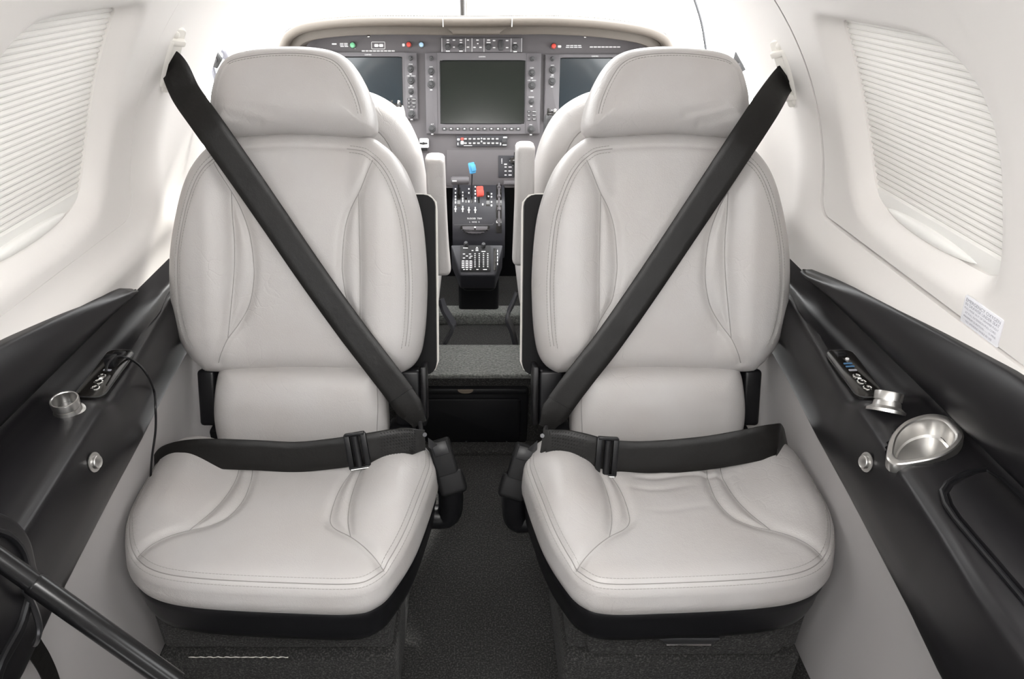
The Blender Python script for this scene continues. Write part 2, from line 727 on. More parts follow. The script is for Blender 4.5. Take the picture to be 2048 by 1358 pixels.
def shell(name, s0, s1, y0, y1, off, m, label, nseg=40, nyy=30):
    V, Fc = [], []
    for j in range(nyy + 1):
        Y = y0 + (y1 - y0) * j / nyy
        for i in range(nseg + 1):
            w = s0 + (s1 - s0) * i / nseg
            V.append(((RC + off) * math.cos(w), Y, ZC + (RC + off) * math.sin(w)))
    n = nseg + 1
    for j in range(nyy):
        for i in range(nseg):
            Fc.append((j * n + i, j * n + i + 1, (j + 1) * n + i + 1, (j + 1) * n + i))
    o = add(name, V, Fc, m)
    return tag(o, label, kind='structure')


shell('ceiling', math.radians(62), math.radians(118), -0.9, 1.86, 0.012, CREAM, 'cream headliner over the cabin')
for s, nm in ((1, 'right'), (-1, 'left')):
    a0, a1 = math.radians(-16), math.radians(62)  # skin coloured black so the gaps between lining panels read as shaded
    if s > 0:
        shell('wall_right', a0, a1, 0.66, 1.56, 0.040, BLKP, 'outer skin of the cabin wall behind the right lining, coloured dark for the shade in the joints')
    else:
        shell('wall_left', math.pi - a1, math.pi - a0, 0.66, 1.56, 0.040, BLKP, 'outer skin of the cabin wall behind the left lining, coloured dark for the shade in the joints')

# aft bulkhead behind the camera
bh = resample([((RC + 0.01) * math.cos(w), ZC + (RC + 0.01) * math.sin(w)) for w in np.linspace(-1.1, math.pi + 1.1, 60)] + [(-0.3, 0.0), (0.3, 0.0)], 110, True)
tag(patch('wall_back', bh, [], lambda a, b, e: np.array([a, -0.87 - e, b]), 0.08, CREAM, None, (), 0.02), 'cream aft bulkhead of the cabin', kind='structure')

# ---- window lining panels with the shade openings ----------------------------
ARC_T = RC * math.radians(62)
WIN = {}
for s in (1, -1):
    dy = 0.0 if s > 0 else -0.02
    # window opening in (station, arc)
    z = arc_of
    tz = 1.0745 if s > 0 else 1.0915
    fe = [(1.071, tz - 0.001), (1.083, tz - 0.006), (1.092, tz - 0.022), (1.104, 1.003), (1.109, 0.927), (1.099, 0.862)] if s > 0 else \
         [(1.042, tz - 0.001), (1.056, tz - 0.006), (1.064, tz - 0.022), (1.082, 1.003), (1.093, 0.930), (1.087, 0.868)]
    dw = 0.0 if s > 0 else -0.012
    raw = fe + [(1.082 + dw, 0.828), (1.045 + dw, 0.810), (0.98, 0.805), (0.90, 0.805), (0.83, 0.806), (0.790, 0.813), (0.776, 0.840), (0.776, 0.92), (0.772, 0.98), (0.775, 1.032),
                (0.793, tz - 0.013), (0.825, tz - 0.002), (0.90, tz), (1.0, tz), (1.04, tz)]
    raw = [(a, z(b)) for a, b in raw]
    win = resample(crom(raw, 6, True), 120, True)
    WIN[s] = win
    wdist = edge_dist(win, 120)

    def lining(a, b, extra, s=s, wdist=wdist):
        d = float(wdist(np.array([a]), np.array([b]))[0])
        rec = 0.026 * (1 - math.sin(min(1, d / 0.036) * math.pi / 2)) ** 1.0
        return wallp(s, a, b, rec + extra - 0.001)
    y0, y1 = 0.7245 + dy, 1.2175 + dy
    b0 = arc_of(0.7555)
    outl = [(y1, ARC_T)] + [(y1, ARC_T - (ARC_T - b0 - 0.03) * k / 30) for k in range(1, 31)]
    rc = 0.03
    outl += [(y1 - rc + rc * math.cos(w), b0 + rc - rc * math.sin(w)) for w in np.linspace(0.15, math.pi / 2, 8)]
    outl += [(y1 - rc - (y1 - rc - y0) * k / 30, b0) for k in range(1, 31)]
    outl += [(y0, b0 + (ARC_T - b0) * k / 30) for k in range(1, 30)] + [(y0, ARC_T)]
    outl += [(y0 + (y1 - y0) * k / 20, ARC_T) for k in range(1, 20)]
    ext = [offset_poly(win, -d) for d in (0.0015, 0.004, 0.008, 0.013, 0.019, 0.026, 0.035)]
    sd = 'right' if s > 0 else 'left'
    tag(patch('trim_1' if s > 0 else 'trim_2', outl, [win], lining, 0.012, CREAM, None, ext, 0.012, flip=(s > 0)),
        'cream window lining panel on the %s wall' % sd, kind='structure')

    # forward and lower lining (one L-shaped piece)
    def lower(a, b, extra, s=s):
        zz = ZC + RC * math.sin(b / RC)
        bul = -0.016 * math.exp(-((zz - (0.70 if s > 0 else 0.692)) / (0.038 if s > 0 else 0.028)) ** 2) * (1 - 0.55 * float(smooth01(a, 1.02, 1.32)))
        flute = -0.010 * math.exp(-((a - 1.29) / 0.05) ** 2) * float(smooth01(zz, 1.0, 0.78)) * float(smooth01(zz, 0.66, 0.74))
        taper = -0.05 * float(smooth01(a, 1.40, 1.60)) ** 1.5
        return wallp(s, a, b, bul + flute + extra - 0.001 + 0 * taper)
    f0 = (1.2240 if s > 0 else 1.2181) + dy
    t0 = arc_of(0.7505 if s > 0 else 0.7551)
    bl = arc_of(0.56)
    fw = 1.565
    o2 = [(fw, ARC_T)] + [(fw, ARC_T - (ARC_T - bl) * k / 30) for k in range(1, 30)] + [(fw, bl)]
    o2 += [(fw - (fw + 0.85) * k / 60, bl) for k in range(1, 60)] + [(-0.85, bl)]
    o2 += [(-0.85, bl + (t0 - bl) * k / 8) for k in range(1, 8)]
    o2 += [(-0.85 + (f0 - 0.034 + 0.85) * k / 60, t0) for k in range(0, 61)]
    o2 += [(f0 - 0.034 + 0.034 * math.sin(w), t0 + 0.034 - 0.034 * math.cos(w)) for w in np.linspace(0.2, math.pi / 2, 8)]
    o2 += [(f0, t0 + 0.034 + (ARC_T - t0 - 0.034) * k / 30) for k in range(1, 31)]
    o2 += [(f0 + (fw - f0) * k / 12, ARC_T) for k in range(1, 12)]
    tag(patch('trim_3' if s > 0 else 'trim_4', o2, [], lower, 0.016, CREAM, None, (), 0.014, flip=(s < 0)),
        'cream lining ahead of and below the %s window panel' % sd, kind='structure')

    if s > 0:  # added dark strip standing in for the shade of the open panel gap
        bb = np.linspace(arc_of(0.78), ARC_T, 40)
        tag(MB().tube([wallp(1, 1.2206, b, 0.0022) for b in bb], [0.0012 + 0.0020 * float(smooth01(k, 0, 25)) for k in range(40)], 8).build('trim_15', BLKP),
            'black strip added for the shade in the forward joint of the right window panel', kind='structure')

    # aft lining
    def aftl(a, b, extra, s=s):
        return wallp(s, a, b, extra - (0.0035 if s > 0 else 0.001))
    ya = (0.7215 if s > 0 else 0.7240) + dy
    o3 = [(ya, b0 + (ARC_T - b0) * k / 30) for k in range(31)] + [(ya - (ya + 0.85) * k / 40, ARC_T) for k in range(1, 41)]
    o3 += [(-0.85, ARC_T - (ARC_T - b0) * k / 20) for k in range(1, 21)] + [(-0.85 + (ya + 0.85) * k / 40, b0) for k in range(1, 40)]
    awin = []
    for yc in (0.36, -0.30):
        q = rrect(yc - 0.165, arc_of(0.805), yc + 0.165, arc_of(1.075), 0.05, 6)
        awin.append(q)
        V = [wallp(s, yc, q[:, 1].mean(), 0.012)] + [wallp(s, p[0], p[1], 0.012) for p in q]
        nq = len(q)
        tag(add('window_%d' % ((7 if s > 0 else 9) + (0 if yc > 0 else 1)), V, [(0, 1 + i, 1 + (i + 1) % nq) for i in range(nq)], GLASS),
            '%s open pane on the %s wall' % ('forward' if yc > 0 else 'aft', sd), kind='structure')
    tag(patch('trim_5' if s > 0 else 'trim_6', o3, awin, aftl, 0.05, CREAM, None, (), 0.014, flip=(s < 0)),
        'smooth cream lining aft of the %s window panel' % sd, kind='structure')

    # ---- pleated shade: a thing of its own, in the opening
    wi = offset_poly(win, -0.004)
    base = wallp(s, 0.94 + dy, arc_of(0.81), 0.03)
    sh = thing('window_shade', base, 'white pleated fabric shade drawn over the %s cabin window' % sd, 'shade',
               'pleated window shades')
    lo_a, hi_a = wi[:, 1].min(), wi[:, 1].max()
    rail_top = arc_of(0.835)
    per = 0.0092
    npl = int((hi_a - rail_top) / per)
    V, Fc = [], []
    prof = [(0.0, 0.0), (0.10, -0.0036), (0.35, -0.0054), (0.62, -0.0050), (0.88, -0.0026), (1.0, 0.0)]

    def yrange(b):
        c1 = []
        for p, q in zip(wi, np.roll(wi, -1, 0)):
            if (p[1] > b) != (q[1] > b):
                c1.append(p[0] + (q[0] - p[0]) * (b - p[1]) / (q[1] - p[1]))
        return (min(c1), max(c1)) if len(c1) >= 2 else None
    rows = []
    for k in range(npl + 1):
        for (u, d) in prof[:-1]:
            b = rail_top + (k + u) * per
            yr = yrange(min(b, hi_a - 0.0006))
            if yr and b < hi_a:
                rows.append((b, d, yr))
    nc = 16
    for b, d, (ya_, yb_) in rows:
        for i in range(nc + 1):
            V.append(wallp(s, ya_ + (yb_ - ya_) * i / nc, b, 0.0335 + d))
    for r in range(len(rows) - 1):
        for i in range(nc):
            q = r * (nc + 1) + i
            Fc.append((q, q + 1, q + nc + 2, q + nc + 1))
    add('pleated_fabric', V, Fc, SHADE, sh, True, 34, flip=(s > 0))
    # bottom rail and finger grip
    yr = yrange(rail_top - 0.004)
    mb = MB()
    ny_ = 24
    pr = [(rail_top + 0.001, 0.0325), (rail_top - 0.002, 0.0265), (rail_top - 0.010, 0.0250), (rail_top - 0.022, 0.0260), (rail_top - 0.036, 0.032), (rail_top - 0.040, 0.038)]
    V, Fc = [], []
    for i in range(ny_ + 1):
        Y = yr[0] + 0.001 + (yr[1] - yr[0] - 0.002) * i / ny_
        for b, d in pr:
            V.append(wallp(s, Y, b, d))
    m_ = len(pr)
    for i in range(ny_):
        for k in range(m_ - 1):
            q = i * m_ + k
            Fc.append((q, q + 1, q + m_ + 1, q + m_))
    rl = add('bottom_rail', V, Fc, RAIL, sh, True, 40, flip=(s < 0))
    gc = 0.94 + dy
    V, Fc = [], []
    nu, nv = 30, 10
    for i in range(nu + 1):
        u = -1 + 2 * i / nu
        wdt = max(0.0, 1 - abs(u) ** 2.2) ** 0.75
        for j in range(nv + 1):
            a_ = math.pi * j / nv
            V.append(wallp(s, gc + u * 0.112, rail_top - 0.021 + math.cos(a_) * 0.0105 * wdt - 0.002, 0.0262 - 0.0105 * math.sin(a_) * wdt))
    for i in range(nu):
        for j in range(nv):
            q = i * (nv + 1) + j
            Fc.append((q, q + 1, q + nv + 2, q + nv + 1))
    add('finger_grip', V, Fc, RAIL, rl, True, 60, flip=(s < 0))
    # the pane of the cabin window behind the shade
    gl = resample(win, 40, True)
    gl = offset_poly(gl, -0.012)
    cx_, cb_ = gl.mean(0)
    V = [wallp(s, cx_, cb_, 0.0395)] + [wallp(s, p[0], p[1], 0.0395) for p in gl]
    tag(add('window_1' if s > 0 else 'window_2', V, [(0, 1 + i, 1 + (i + 1) % 40) for i in range(40)], GLASS),
        'pane of the %s cabin window behind its shade' % sd, kind='structure')

# ---- placard on the right wall
pf, pt, pu, pn = wallframe(1, 0.762, arc_of(0.770))
pl_ = thing('oxygen_placard', pf, 'white emergency oxygen placard with grey lettering on the right wall', 'placard')
mb = MB().prism(rrect(-0.0365, -0.019, 0.0365, 0.019, 0.002, 2), pf, -pt, pu, pn, 0.0005, 0.0024, 0.0003)
mb.build('plate', PLACARD, pl_)
mb = MB()
for k, (tx, sz) in enumerate([('EMERGENCY OXYGEN', .0066), ('IN DRAWER UNDER SEAT', .0057), ('PULL MASK OUT OF DRAWER FULLY', .0040), ('AT FULL EXTENSION PULL CORD', .0040), ('MAXIMUM DURATION - - - 15 MINS', .0040), ('NO SMOKING WHILE IN USE', .0040)]):
    mb.text(tx, pf + pu * (0.0140 - 0.0056 * k) + pn * 0.0025, -pt, pu, sz)
mb.build('lettering', GREYP, pl_, smooth=False)

# ---- lower side panels (grey cloth) -----------------------------------------


def bottom_edge(Y):
    """inboard lower edge of the side console: (x, z) by station"""
    ys = [-0.9, 0.10, 0.47, 0.56, 0.757, 0.89, 1.09, 1.20, 1.32]
    xs = [0.485, 0.487, 0.500, 0.513, 0.535, 0.549, 0.577, 0.592, 0.606]
    zs = [0.450, 0.470, 0.486, 0.487, 0.487, 0.485, 0.478, 0.470, 0.460]
    return float(np.interp(Y, ys, xs)), float(np.interp(Y, ys, zs))


for s, sd in ((1, 'right'), (-1, 'left')):
    V, Fc = [], []
    st = np.linspace(-0.85, 1.50, 70)
    nz = 16
    for Y in st:
        xb, zb = bottom_edge(Y)
        xt = xb + 0.006
        xl = 0.612
        for k in range(nz + 1):
            t = k / nz
            zz = zb + 0.012 - (zb + 0.012) * t
            x = xt + (xl - xt) * (1 - (1 - min(1, t / 0.55)) ** 2.0)
            V.append((s * x, Y, zz))
    for j in range(len(st) - 1):
        for k in range(nz):
            q = j * (nz + 1) + k
            Fc.append((q, q + 1, q + nz + 2, q + nz + 1))
    tag(add('trim_7' if s > 0 else 'trim_8', V, Fc, SIDE, flip=(s > 0)), 'grey cloth lower side panel on the %s' % sd, kind='structure')

# ---- carpeted spar step with the black drawer -------------------------------
sp = thing('spar_step', (0, 1.58, 0), 'grey-green carpeted step across the aisle behind the cockpit', 'step')
MB().box((0, 1.578, 0.108), (1.18, 0.150, 0.210), bev=0.012, seg=3).build('carpet_body', CARPET, sp)
mb = MB()
mb.box((0, 1.577, 0.2185), (1.19, 0.160, 0.014), bev=0.006, seg=3)
mb.build('carpet_top', CARPETG, sp)
dr = thing('step_drawer', (-0.035, 1.5, 0.0), 'black moulded drawer front below the carpeted step', 'drawer')
XA = np.array([1.0, 0, 0]); ZA = np.array([0, 0, 1.0]); NB = np.array([0, -1.0, 0])
O = np.array([-0.035, 1.515, 0.095])
mb = MB().prism(rrect(-0.165, -0.088, 0.165, 0.093, 0.012), O, XA, ZA, NB, 0, 0.022, 0.005)
mb.build('front', BLKP, dr)
mb = MB().prism(rrect(-0.145, -0.075, 0.145, 0.062, 0.012), O, XA, ZA, NB, 0.022, 0.028, 0.004)
mb.build('raised_panel', BLKP, dr)
mb = MB().prism(rrect(-0.16, 0.078, 0.16, 0.094, 0.006), O, XA, ZA, NB, 0.020, 0.032, 0.004)
mb.build('pull_lip', BLKP, dr)
MB().prism([(0.02 * math.cos(w), -0.011 * math.sin(w)) for w in np.linspace(0, math.pi, 12)], O + ZA * 0.0935, XA, ZA, NB, 0.030, 0.0330).build('pull_notch', ORANGE, dr)
for k in range(5):
    MB().lathe([(0.002, 0), (0.002, 0.0015), (0.001, 0.002)], O + XA * (-0.11 + k * 0.055) + ZA * -0.081 + NB * 0.022, NB, 8).build('rivet', DKMET, dr)
# thin wire loop on the floor ahead of the drawer
lp = [np.array([0.0 + 0.022 * math.cos(w), 1.455 + 0.012 * math.sin(w), 0.004 + 0.006 * math.sin(w)]) for w in np.linspace(0, math.pi, 14)]
tag(MB().tube(lp, 0.0014, 6).build('wire_loop', DKMET), 'small dark wire loop on the floor below the drawer', 'wire')
# threshold strip of carpet under the drawer
tag(MB().box((0, 1.475, 0.006), (0.5, 0.05, 0.012), bev=0.004).build('trim_9', CARPET), 'carpet edge under the drawer', kind='structure')

# =================================================================== side consoles


def console_profile(Y, s):
    xb, zb = bottom_edge(Y)
    a = 1 - float(smooth01(Y, 0.795, 0.845))                # 1 = raised aft part, 0 = switch recess
    f = lambda p, q: p * a + q * (1 - a)
    k = float(smooth01(Y, 1.10, 1.22))                      # narrowing towards the cockpit
    xr = xb - 0.007
    pts = [(0.640, 0.642), (0.632, f(0.633, 0.630)), (0.622, f(0.6245, 0.613)), (0.604 + 0.010 * k, f(0.6225, 0.6005)),
           (0.585 + 0.018 * k, f(0.6220, 0.5975)), (max(xr + 0.022, 0.56 * (1 - a)), f(0.6200, 0.5975)),
           (xr + 0.007, f(0.6130, 0.5930)), (xr, f(0.5990, 0.580)),
           (xb - 0.011, 0.545), (xb - 0.008, 0.512), (xb - 0.003, zb + 0.004), (xb + 0.003, zb - 0.002), (xb + 0.03, zb), (0.625, zb + 0.004)]
    return crom(pts, 5)


CUP_PX = [(1772, 911), (1783, 873), (1812, 845), (1856, 831), (1894, 836), (1914, 853), (1928, 874), (1913, 899), (1875, 920), (1824, 931), (1790, 934), (1775, 926)]
_cp = np.array([W(*q, pl=((0.572, 0.706, 0.6265), (-0.22, 0, 1.0)))[:2] for q in CUP_PX])
_cc = _cp.mean(0)
_ca = np.arctan2(_cp[:, 1] - _cc[1], _cp[:, 0] - _cc[0])
_cr = np.linalg.norm(_cp - _cc, axis=1)
_co = np.argsort(_ca)


def cup_r(x, y, sc=1.0):
    a = math.atan2(y - _cc[1], x - _cc[0])
    r = float(np.interp(a, np.r_[_ca[_co] - 2 * math.pi, _ca[_co], _ca[_co] + 2 * math.pi], np.tile(_cr[_co], 3)))
    return math.hypot(x - _cc[0], y - _cc[1]) / (r * sc)


PAD_R = [(-0.9, 0.765), (0.5, 0.757), (0.677, 0.745), (0.81, 0.726), (0.93, 0.707), (1.02, 0.692), (1.10, 0.673), (1.16, 0.657), (1.205, 0.646)]
PAD_L = [(-0.9, 0.765), (0.5, 0.757), (0.677, 0.745), (0.79, 0.727), (0.90, 0.706), (0.98, 0.689), (1.05, 0.672), (1.09, 0.660), (1.115, 0.648)]
for s, sd in ((1, 'right'), (-1, 'left')):
    root = thing('side_console', (s * 0.57, 0.5, 0.47), 'black padded side console along the %s cabin wall' % sd, 'console', 'side consoles')
    st = np.r_[np.linspace(-0.85, 0.55, 40)[:-1], np.arange(0.55, 0.86, 0.006), np.linspace(0.86, 1.30, 50)]
    V, Fc = [], []
    for Y in st:
        P = console_profile(Y, s)
        for x, z in P:
            if s > 0 and z > 0.60 and x < 0.634:
                r = cup_r(x, Y, 0.90)
                if r < 1:
                    z -= 0.052 * float(smooth01(1 - r, 0, 0.22))
            V.append((s * x, Y, z))
    m_ = len(P)
    for j in range(len(st) - 1):
        for k in range(m_ - 1):
            q = j * m_ + k
            Fc.append((q, q + 1, q + m_ + 1, q + m_))
    add('armrest_body', V, Fc, BLACK, root, True, 70, flip=(s > 0))
    # upper sash pad
    pad = PAD_R if s > 0 else PAD_L
    ye = pad[-1][0]
    V, Fc = [], []
    st = np.r_[np.linspace(-0.85, ye - 0.06, 70), ye - 0.06 * (1 - np.linspace(0, 1, 14)[1:] ** 0.6)]
    for Y in st:
        zt = float(np.interp(Y, [p[0] for p in pad], [p[1] for p in pad]))
        e = min(1.0, max(0.0, (ye - Y) / 0.05)) ** 0.5
        zl = 0.6415
        h = zt - zl
        bx = 0.010 * e
        pts = [(0.638, zt + 0.001), (0.622, zt + 0.0005), (0.6165 - bx * .3, zt - 0.003), (0.614 - bx, zl + h * 0.72), (0.612 - bx * 1.1, zl + h * 0.42),
               (0.616 - bx * .7, zl + 0.006), (0.626, zl), (0.638, zl)]
        for x, z in crom(pts, 4):
            V.append((s * x, Y, z))
    m_ = 7 * 4 + 1
    n0 = len(st)
    for j in range(n0 - 1):
        for k in range(m_ - 1):
            q = j * m_ + k
            Fc.append((q, q + 1, q + m_ + 1, q + m_))
    Fc.append(tuple((n0 - 1) * m_ + k for k in range(m_)))
    add('sash_pad', V, Fc, BLACK, root, True, 70, flip=(s > 0))

    # switch plate with jacks and ports
    O = np.array([s * 0.580, 0.906, 0.6030])
    N = nrm([-s * 0.09, -0.02, 1.0])
    Yv = nrm(np.array([s * 0.06, 1.0, 0.02]) - N * np.dot([s * 0.06, 1.0, 0.02], N))
    Xv = np.cross(Yv, N)
    sw = MB().prism(rrect(-0.0205, -0.068, 0.0205, 0.064, 0.013, 6), O, Xv, Yv, N, -0.004, 0.0022, 0.0008).build('switch_plate', BLKG, root)
    rimp = resample(rrect(-0.0208, -0.0683, 0.0208, 0.0643, 0.013, 6), 60, True)
    MB().tube([O + Xv * p[0] + Yv * p[1] + N * 0.0015 for p in rimp], 0.0009, 6, closed=True).build('plate_rim', DKMET, sw)
    for a, b, r in ((0, -0.030, 0.0055), (0.002, -0.046, 0.0052), (-0.001, -0.014, 0.0045)):
        rp = [O + Xv * (a + r * math.cos(w)) + Yv * (b + r * math.sin(w)) + N * 0.0026 for w in np.linspace(0, 2 * math.pi, 20)[:-1]]
        MB().tube(rp, 0.0014, 6, closed=True).build('headset_jack', CHROME, sw)
    MB().lathe([(0.0028, 0), (0.0026, 0.002), (0.001, 0.003)], O + Yv * -0.022 + N * 0.002, N, 12).build('indicator', WHITE, sw)
    MB().lathe([(0.0030, 0), (0.0026, 0.0015)], O + Yv * 0.035 + Xv * -s * -0.004 + N * 0.002, N, 12).build('indicator', WHITE, sw)
    MB().quad(O, Xv, Yv, N, 0.0, 0.003, 0.012, 0.005, 0.0026).build('port_label', GREYP, sw)
    mb = MB().prism(rrect(-0.009, 0.044, 0.009, 0.058, 0.003), O, Xv, Yv, N, 0, 0.0040, 0.0008)
    mb.prism(rrect(-0.005, 0.048, 0.005, 0.055, 0.001), O, Xv, Yv, N, 0.003, 0.0050, 0.0005)
    mb.build('square_jack', BLKP, sw)
    mb = MB()
    if s > 0:
        for q in (0.0135, 0.0220):
            MB().quad(O, Xv, Yv, N, 0.000, q, 0.013, 0.0036, 0.0028).build('usb_port', USB, sw)
    else:
        mb.box(O + Yv * 0.020 + N * 0.009, (0.016, 0.016, 0.016), np.array([Xv, Yv, N]), 0.0015)
        mb.build('plug', BLKP, sw)

    # steel cup beside the plate
    if s > 0:
        O = W(1772, 820, z=0.619)
        N = nrm([0.22, 0.52, 0.82])
    else:
        O = W(138, 826, z=0.617)
        N = nrm([0.06, -0.10, 1.0])
    cup = MB()
    cup.lathe([(0.0245, -0.004), (0.0245, 0.0005), (0.0225, 0.0015), (0.0180, 0.0050), (0.0168, 0.0115), (0.0160, 0.0118), (0.0160, 0.0130), (0.0176, 0.0132),
               (0.0180, 0.0240), (0.0176, 0.0250), (0.0162, 0.0250), (0.0155, 0.0240), (0.0150, 0.006)], O, N, 40, cap1=False)
    vc = cup.build('reading_light_cup', STEEL, root, sharp=30)
    MB().lathe([(0.0150, 0.006), (0.0148, 0.008), (0.004, 0.0085)], O, N, 24).build('lens', BLKG, vc)

    # push button on the inboard face
    O = np.array([s * (bottom_edge(0.725)[0] - 0.012), 0.725, 0.574])
    N = nrm([-s * 1.0, -0.02, 0.12])
    kb = MB().lathe([(0.0135, 0), (0.0135, 0.0012), (0.0115, 0.0018), (0.0108, 0.0020)], O, N, 28).build('button_ring', STEEL, root)
    MB().lathe([(0.0095, 0.001), (0.0092, 0.0055), (0.0082, 0.0065), (0.0055, 0.0050), (0.002, 0.0046)], O, N, 28).build('push_button', STEEL, kb)

    if s > 0:
        # cup holder: broad steel rim and shallow well, tipped inboard
        On = np.array([0.572, 0.706, 0.6265])
        Nn = nrm([-0.22, 0.0, 1.0])
        Xn = nrm(np.cross((0, 1.0, 0), Nn))
        Yn = np.cross(Nn, Xn)
        out = []
        for q in CUP_PX:
            p = W(*q, pl=(On, Nn)) - On
            out.append((float(p @ Xn), float(p @ Yn)))
        out = resample(crom(out, 8, True), 80, True)
        n = 80
        cen = out.mean(0)
        lev = [(1.0, -0.010), (1.0, 0.001), (0.985, 0.0030), (0.95, 0.0042), (0.84, 0.0040), (0.79, 0.0025), (0.775, -0.002), (0.755, -0.022), (0.70, -0.0245), (0.05, -0.0245)]
        V, Fc = [], []
        for sc, h in lev:
            V += [On + Xn * p[0] + Yn * p[1] + Nn * h for p in cen + (out - cen) * sc]
        for i in range(len(lev) - 1):
            for k in range(n):
                k2 = (k + 1) % n
                Fc.append((i * n + k, i * n + k2, (i + 1) * n + k2, (i + 1) * n + k))
        Fc.append(tuple((len(lev) - 1) * n + k for k in range(n)))
        add('cup_holder', V, Fc, STEEL, root, True, 30, flip=False)
        # stowage lid with raised border
        P = crom([(0.533, 0.40), (0.530, 0.585), (0.541, 0.624), (0.575, 0.645), (0.612, 0.662), (0.6225, 0.650), (0.624, 0.40), (0.624, -0.30), (0.53, -0.30)], 5, True)
        lid = resample([(0.527, -0.3), (0.527, 0.570), (0.531, 0.600), (0.543, 0.622), (0.575, 0.640), (0.610, 0.655), (0.6225, 0.645), (0.6235, 0.620), (0.6235, -0.3)], 90, True)
        V = MB().prism(offset_poly(lid, 0.006), (0, 0, 0.6185), XA, (0, 1, 0), ZA, 0, 0.0075, 0.004)
        lo = V.build('stowage_lid', BLACK, root)
        MB().tube([np.array([p[0], p[1], 0.6225]) for p in lid], 0.0032, 8, closed=True).build('lid_border', BLKP, lo)

# ---- headset cable on the left console --------------------------------------
cb = [W(212, 742, z=0.618), W(216, 728, z=0.622), W(232, 714, z=0.616), W(255, 716, z=0.606), W(278, 730, z=0.602), W(296, 752, z=0.594), W(308, 780, x=-0.545), W(311, 815, x=-0.535),
      W(311, 860, x=-0.545), W(304, 915, x=-0.565), W(301, 960, x=-0.585), W(300, 1010, x=-0.595)]
tag(MB().tube(crom(cb, 8), 0.0020, 8).build('headset_cable', BLKP), 'thin black cable hanging over the left console edge', 'cable')

# ---- folding table parts at the lower left corner ---------------------------
tb = thing('folding_table', (-0.56, 0.45, 0.47), 'black stowed folding table leaf at the near end of the left wall', 'table')
poly = crom([W(-60, 1010, x=-0.452)[1:], W(0, 1022, x=-0.452)[1:], W(40, 1042, x=-0.452)[1:], W(66, 1080, x=-0.452)[1:], W(78, 1130, x=-0.452)[1:], W(86, 1160, x=-0.452)[1:], W(70, 1215, x=-0.452)[1:],
             W(55, 1265, x=-0.452)[1:], W(20, 1330, x=-0.452)[1:], W(-40, 1440, x=-0.452)[1:], W(-420, 1500, x=-0.452)[1:], W(-420, 1050, x=-0.452)[1:]], 5, True)
MB().prism(poly, (-0.452, 0, 0), (0, 1, 0), (0, 0, 1), (1, 0, 0), -0.020, 0.0, 0.006).build('table_leaf', BLACK, tb)
pin = offset_poly(poly, 0.018)
MB().tube([np.array([-0.451, p[0], p[1]]) for p in resample(pin, 70, True)], 0.0035, 8, closed=True).build('leaf_bead', BLKP, tb)
rod = thing('table_strut', W(0, 1115, x=-0.43), 'black metal strut slanting across the lower left corner', 'strut')
a, b = W(-40, 1090, x=-0.435), W(352, 1366, y=0.42)
e = lambda t: a + (b - a) * t
MB().tube([e(0), e(0.28)], 0.0090, 14).build('inner_rod', RODM, rod)
MB().tube([e(0.245), e(0.25), e(0.255), e(1.0)], [0.0092, 0.0098, 0.0101, 0.0108], 16).build('outer_sleeve', RODM, rod)
cb = [W(28, 1146, x=-0.446), W(48, 1175, x=-0.445), W(68, 1215, x=-0.450), W(78, 1250, x=-0.455), W(76, 1275, x=-0.46), W(70, 1288, x=-0.475)]
tag(MB().tube(crom(cb, 8), 0.0032, 8).build('pull_cord', DKMET), 'grey cord looped below the table strut', 'cord')
cs = crom([W(58, 1275, x=-0.56), W(72, 1300, x=-0.56), W(90, 1330, x=-0.56), W(108, 1375, x=-0.56), W(125, 1450, x=-0.56)], 6)
tag(MB().ribbon(cs, [np.array([0, .86, .5])] * len(cs), 0.026, 0.002).build('loose_strap', WEB), 'black strap end hanging at the lower left corner', 'strap')

# ---- shoulder belt guides on the walls --------------------------------------
for s, sd, Yg, zg in ((1, 'right', 1.318, 0.982), (-1, 'left', 1.282, 1.008)):
    O, T, U, N = wallframe(s, Yg, arc_of(zg))
    tilt = math.radians(6) * (1 if s > 0 else 14 / 6)
    U2 = nrm(U * math.cos(tilt) - T * math.sin(tilt) * (0.2 if s > 0 else 1))
    T2 = nrm(np.cross(U2, N)) * (1 if np.dot(np.cross(U2, N), T) > 0 else -1)
    yaw = math.radians(42)
    N, T2 = nrm(N * math.cos(yaw) - T2 * math.sin(yaw)), nrm(T2 * math.cos(yaw) + N * math.sin(yaw))
    g = thing('belt_guide', O, 'cream plastic belt guide screwed to the %s wall pillar' % sd, 'belt guide', 'belt guides')
    mb = MB()
    mb.prism(rrect(-0.017, -0.064, 0.017, 0.064, 0.005), O, T2, U2, N, -0.004, 0.004, 0.0015)
    mb.build('base_plate', CREAM2, g)
    mb = MB()
    mb.prism(rrect(-0.017, -0.046, -0.003, 0.046, 0.003), O, T2, U2, N, 0.003, 0.013, 0.003)
    mb.prism(rrect(-0.018, 0.036, 0.018, 0.048, 0.004), O, T2, U2, N, 0.003, 0.012, 0.003)
    mb.prism(rrect(-0.018, -0.048, 0.018, -0.036, 0.004), O, T2, U2, N, 0.003, 0.012, 0.003)
    mb.build('slot_bar', CREAM2, g)
    for q in (0.054, -0.054):
        MB().lathe([(0.0068, 0.003), (0.0064, 0.006), (0.004, 0.008), (0.001, 0.0085)], O + U2 * q, N, 18).build('screw_cap', CREAM2, g)

# =================================================================== passenger seats
LEAN = math.radians(20)
SX0 = 0.347
BN = np.array([0, -math.cos(LEAN), math.sin(LEAN)])
BU = np.array([0, math.sin(LEAN), math.cos(LEAN)])
B0 = np.array([0, 1.10, 0.30])


def bplane(w):
    return (B0 + BN * w, BN)


def on_back(px, py, w=0.0):
    p = W(px, py, pl=bplane(w))
    return p


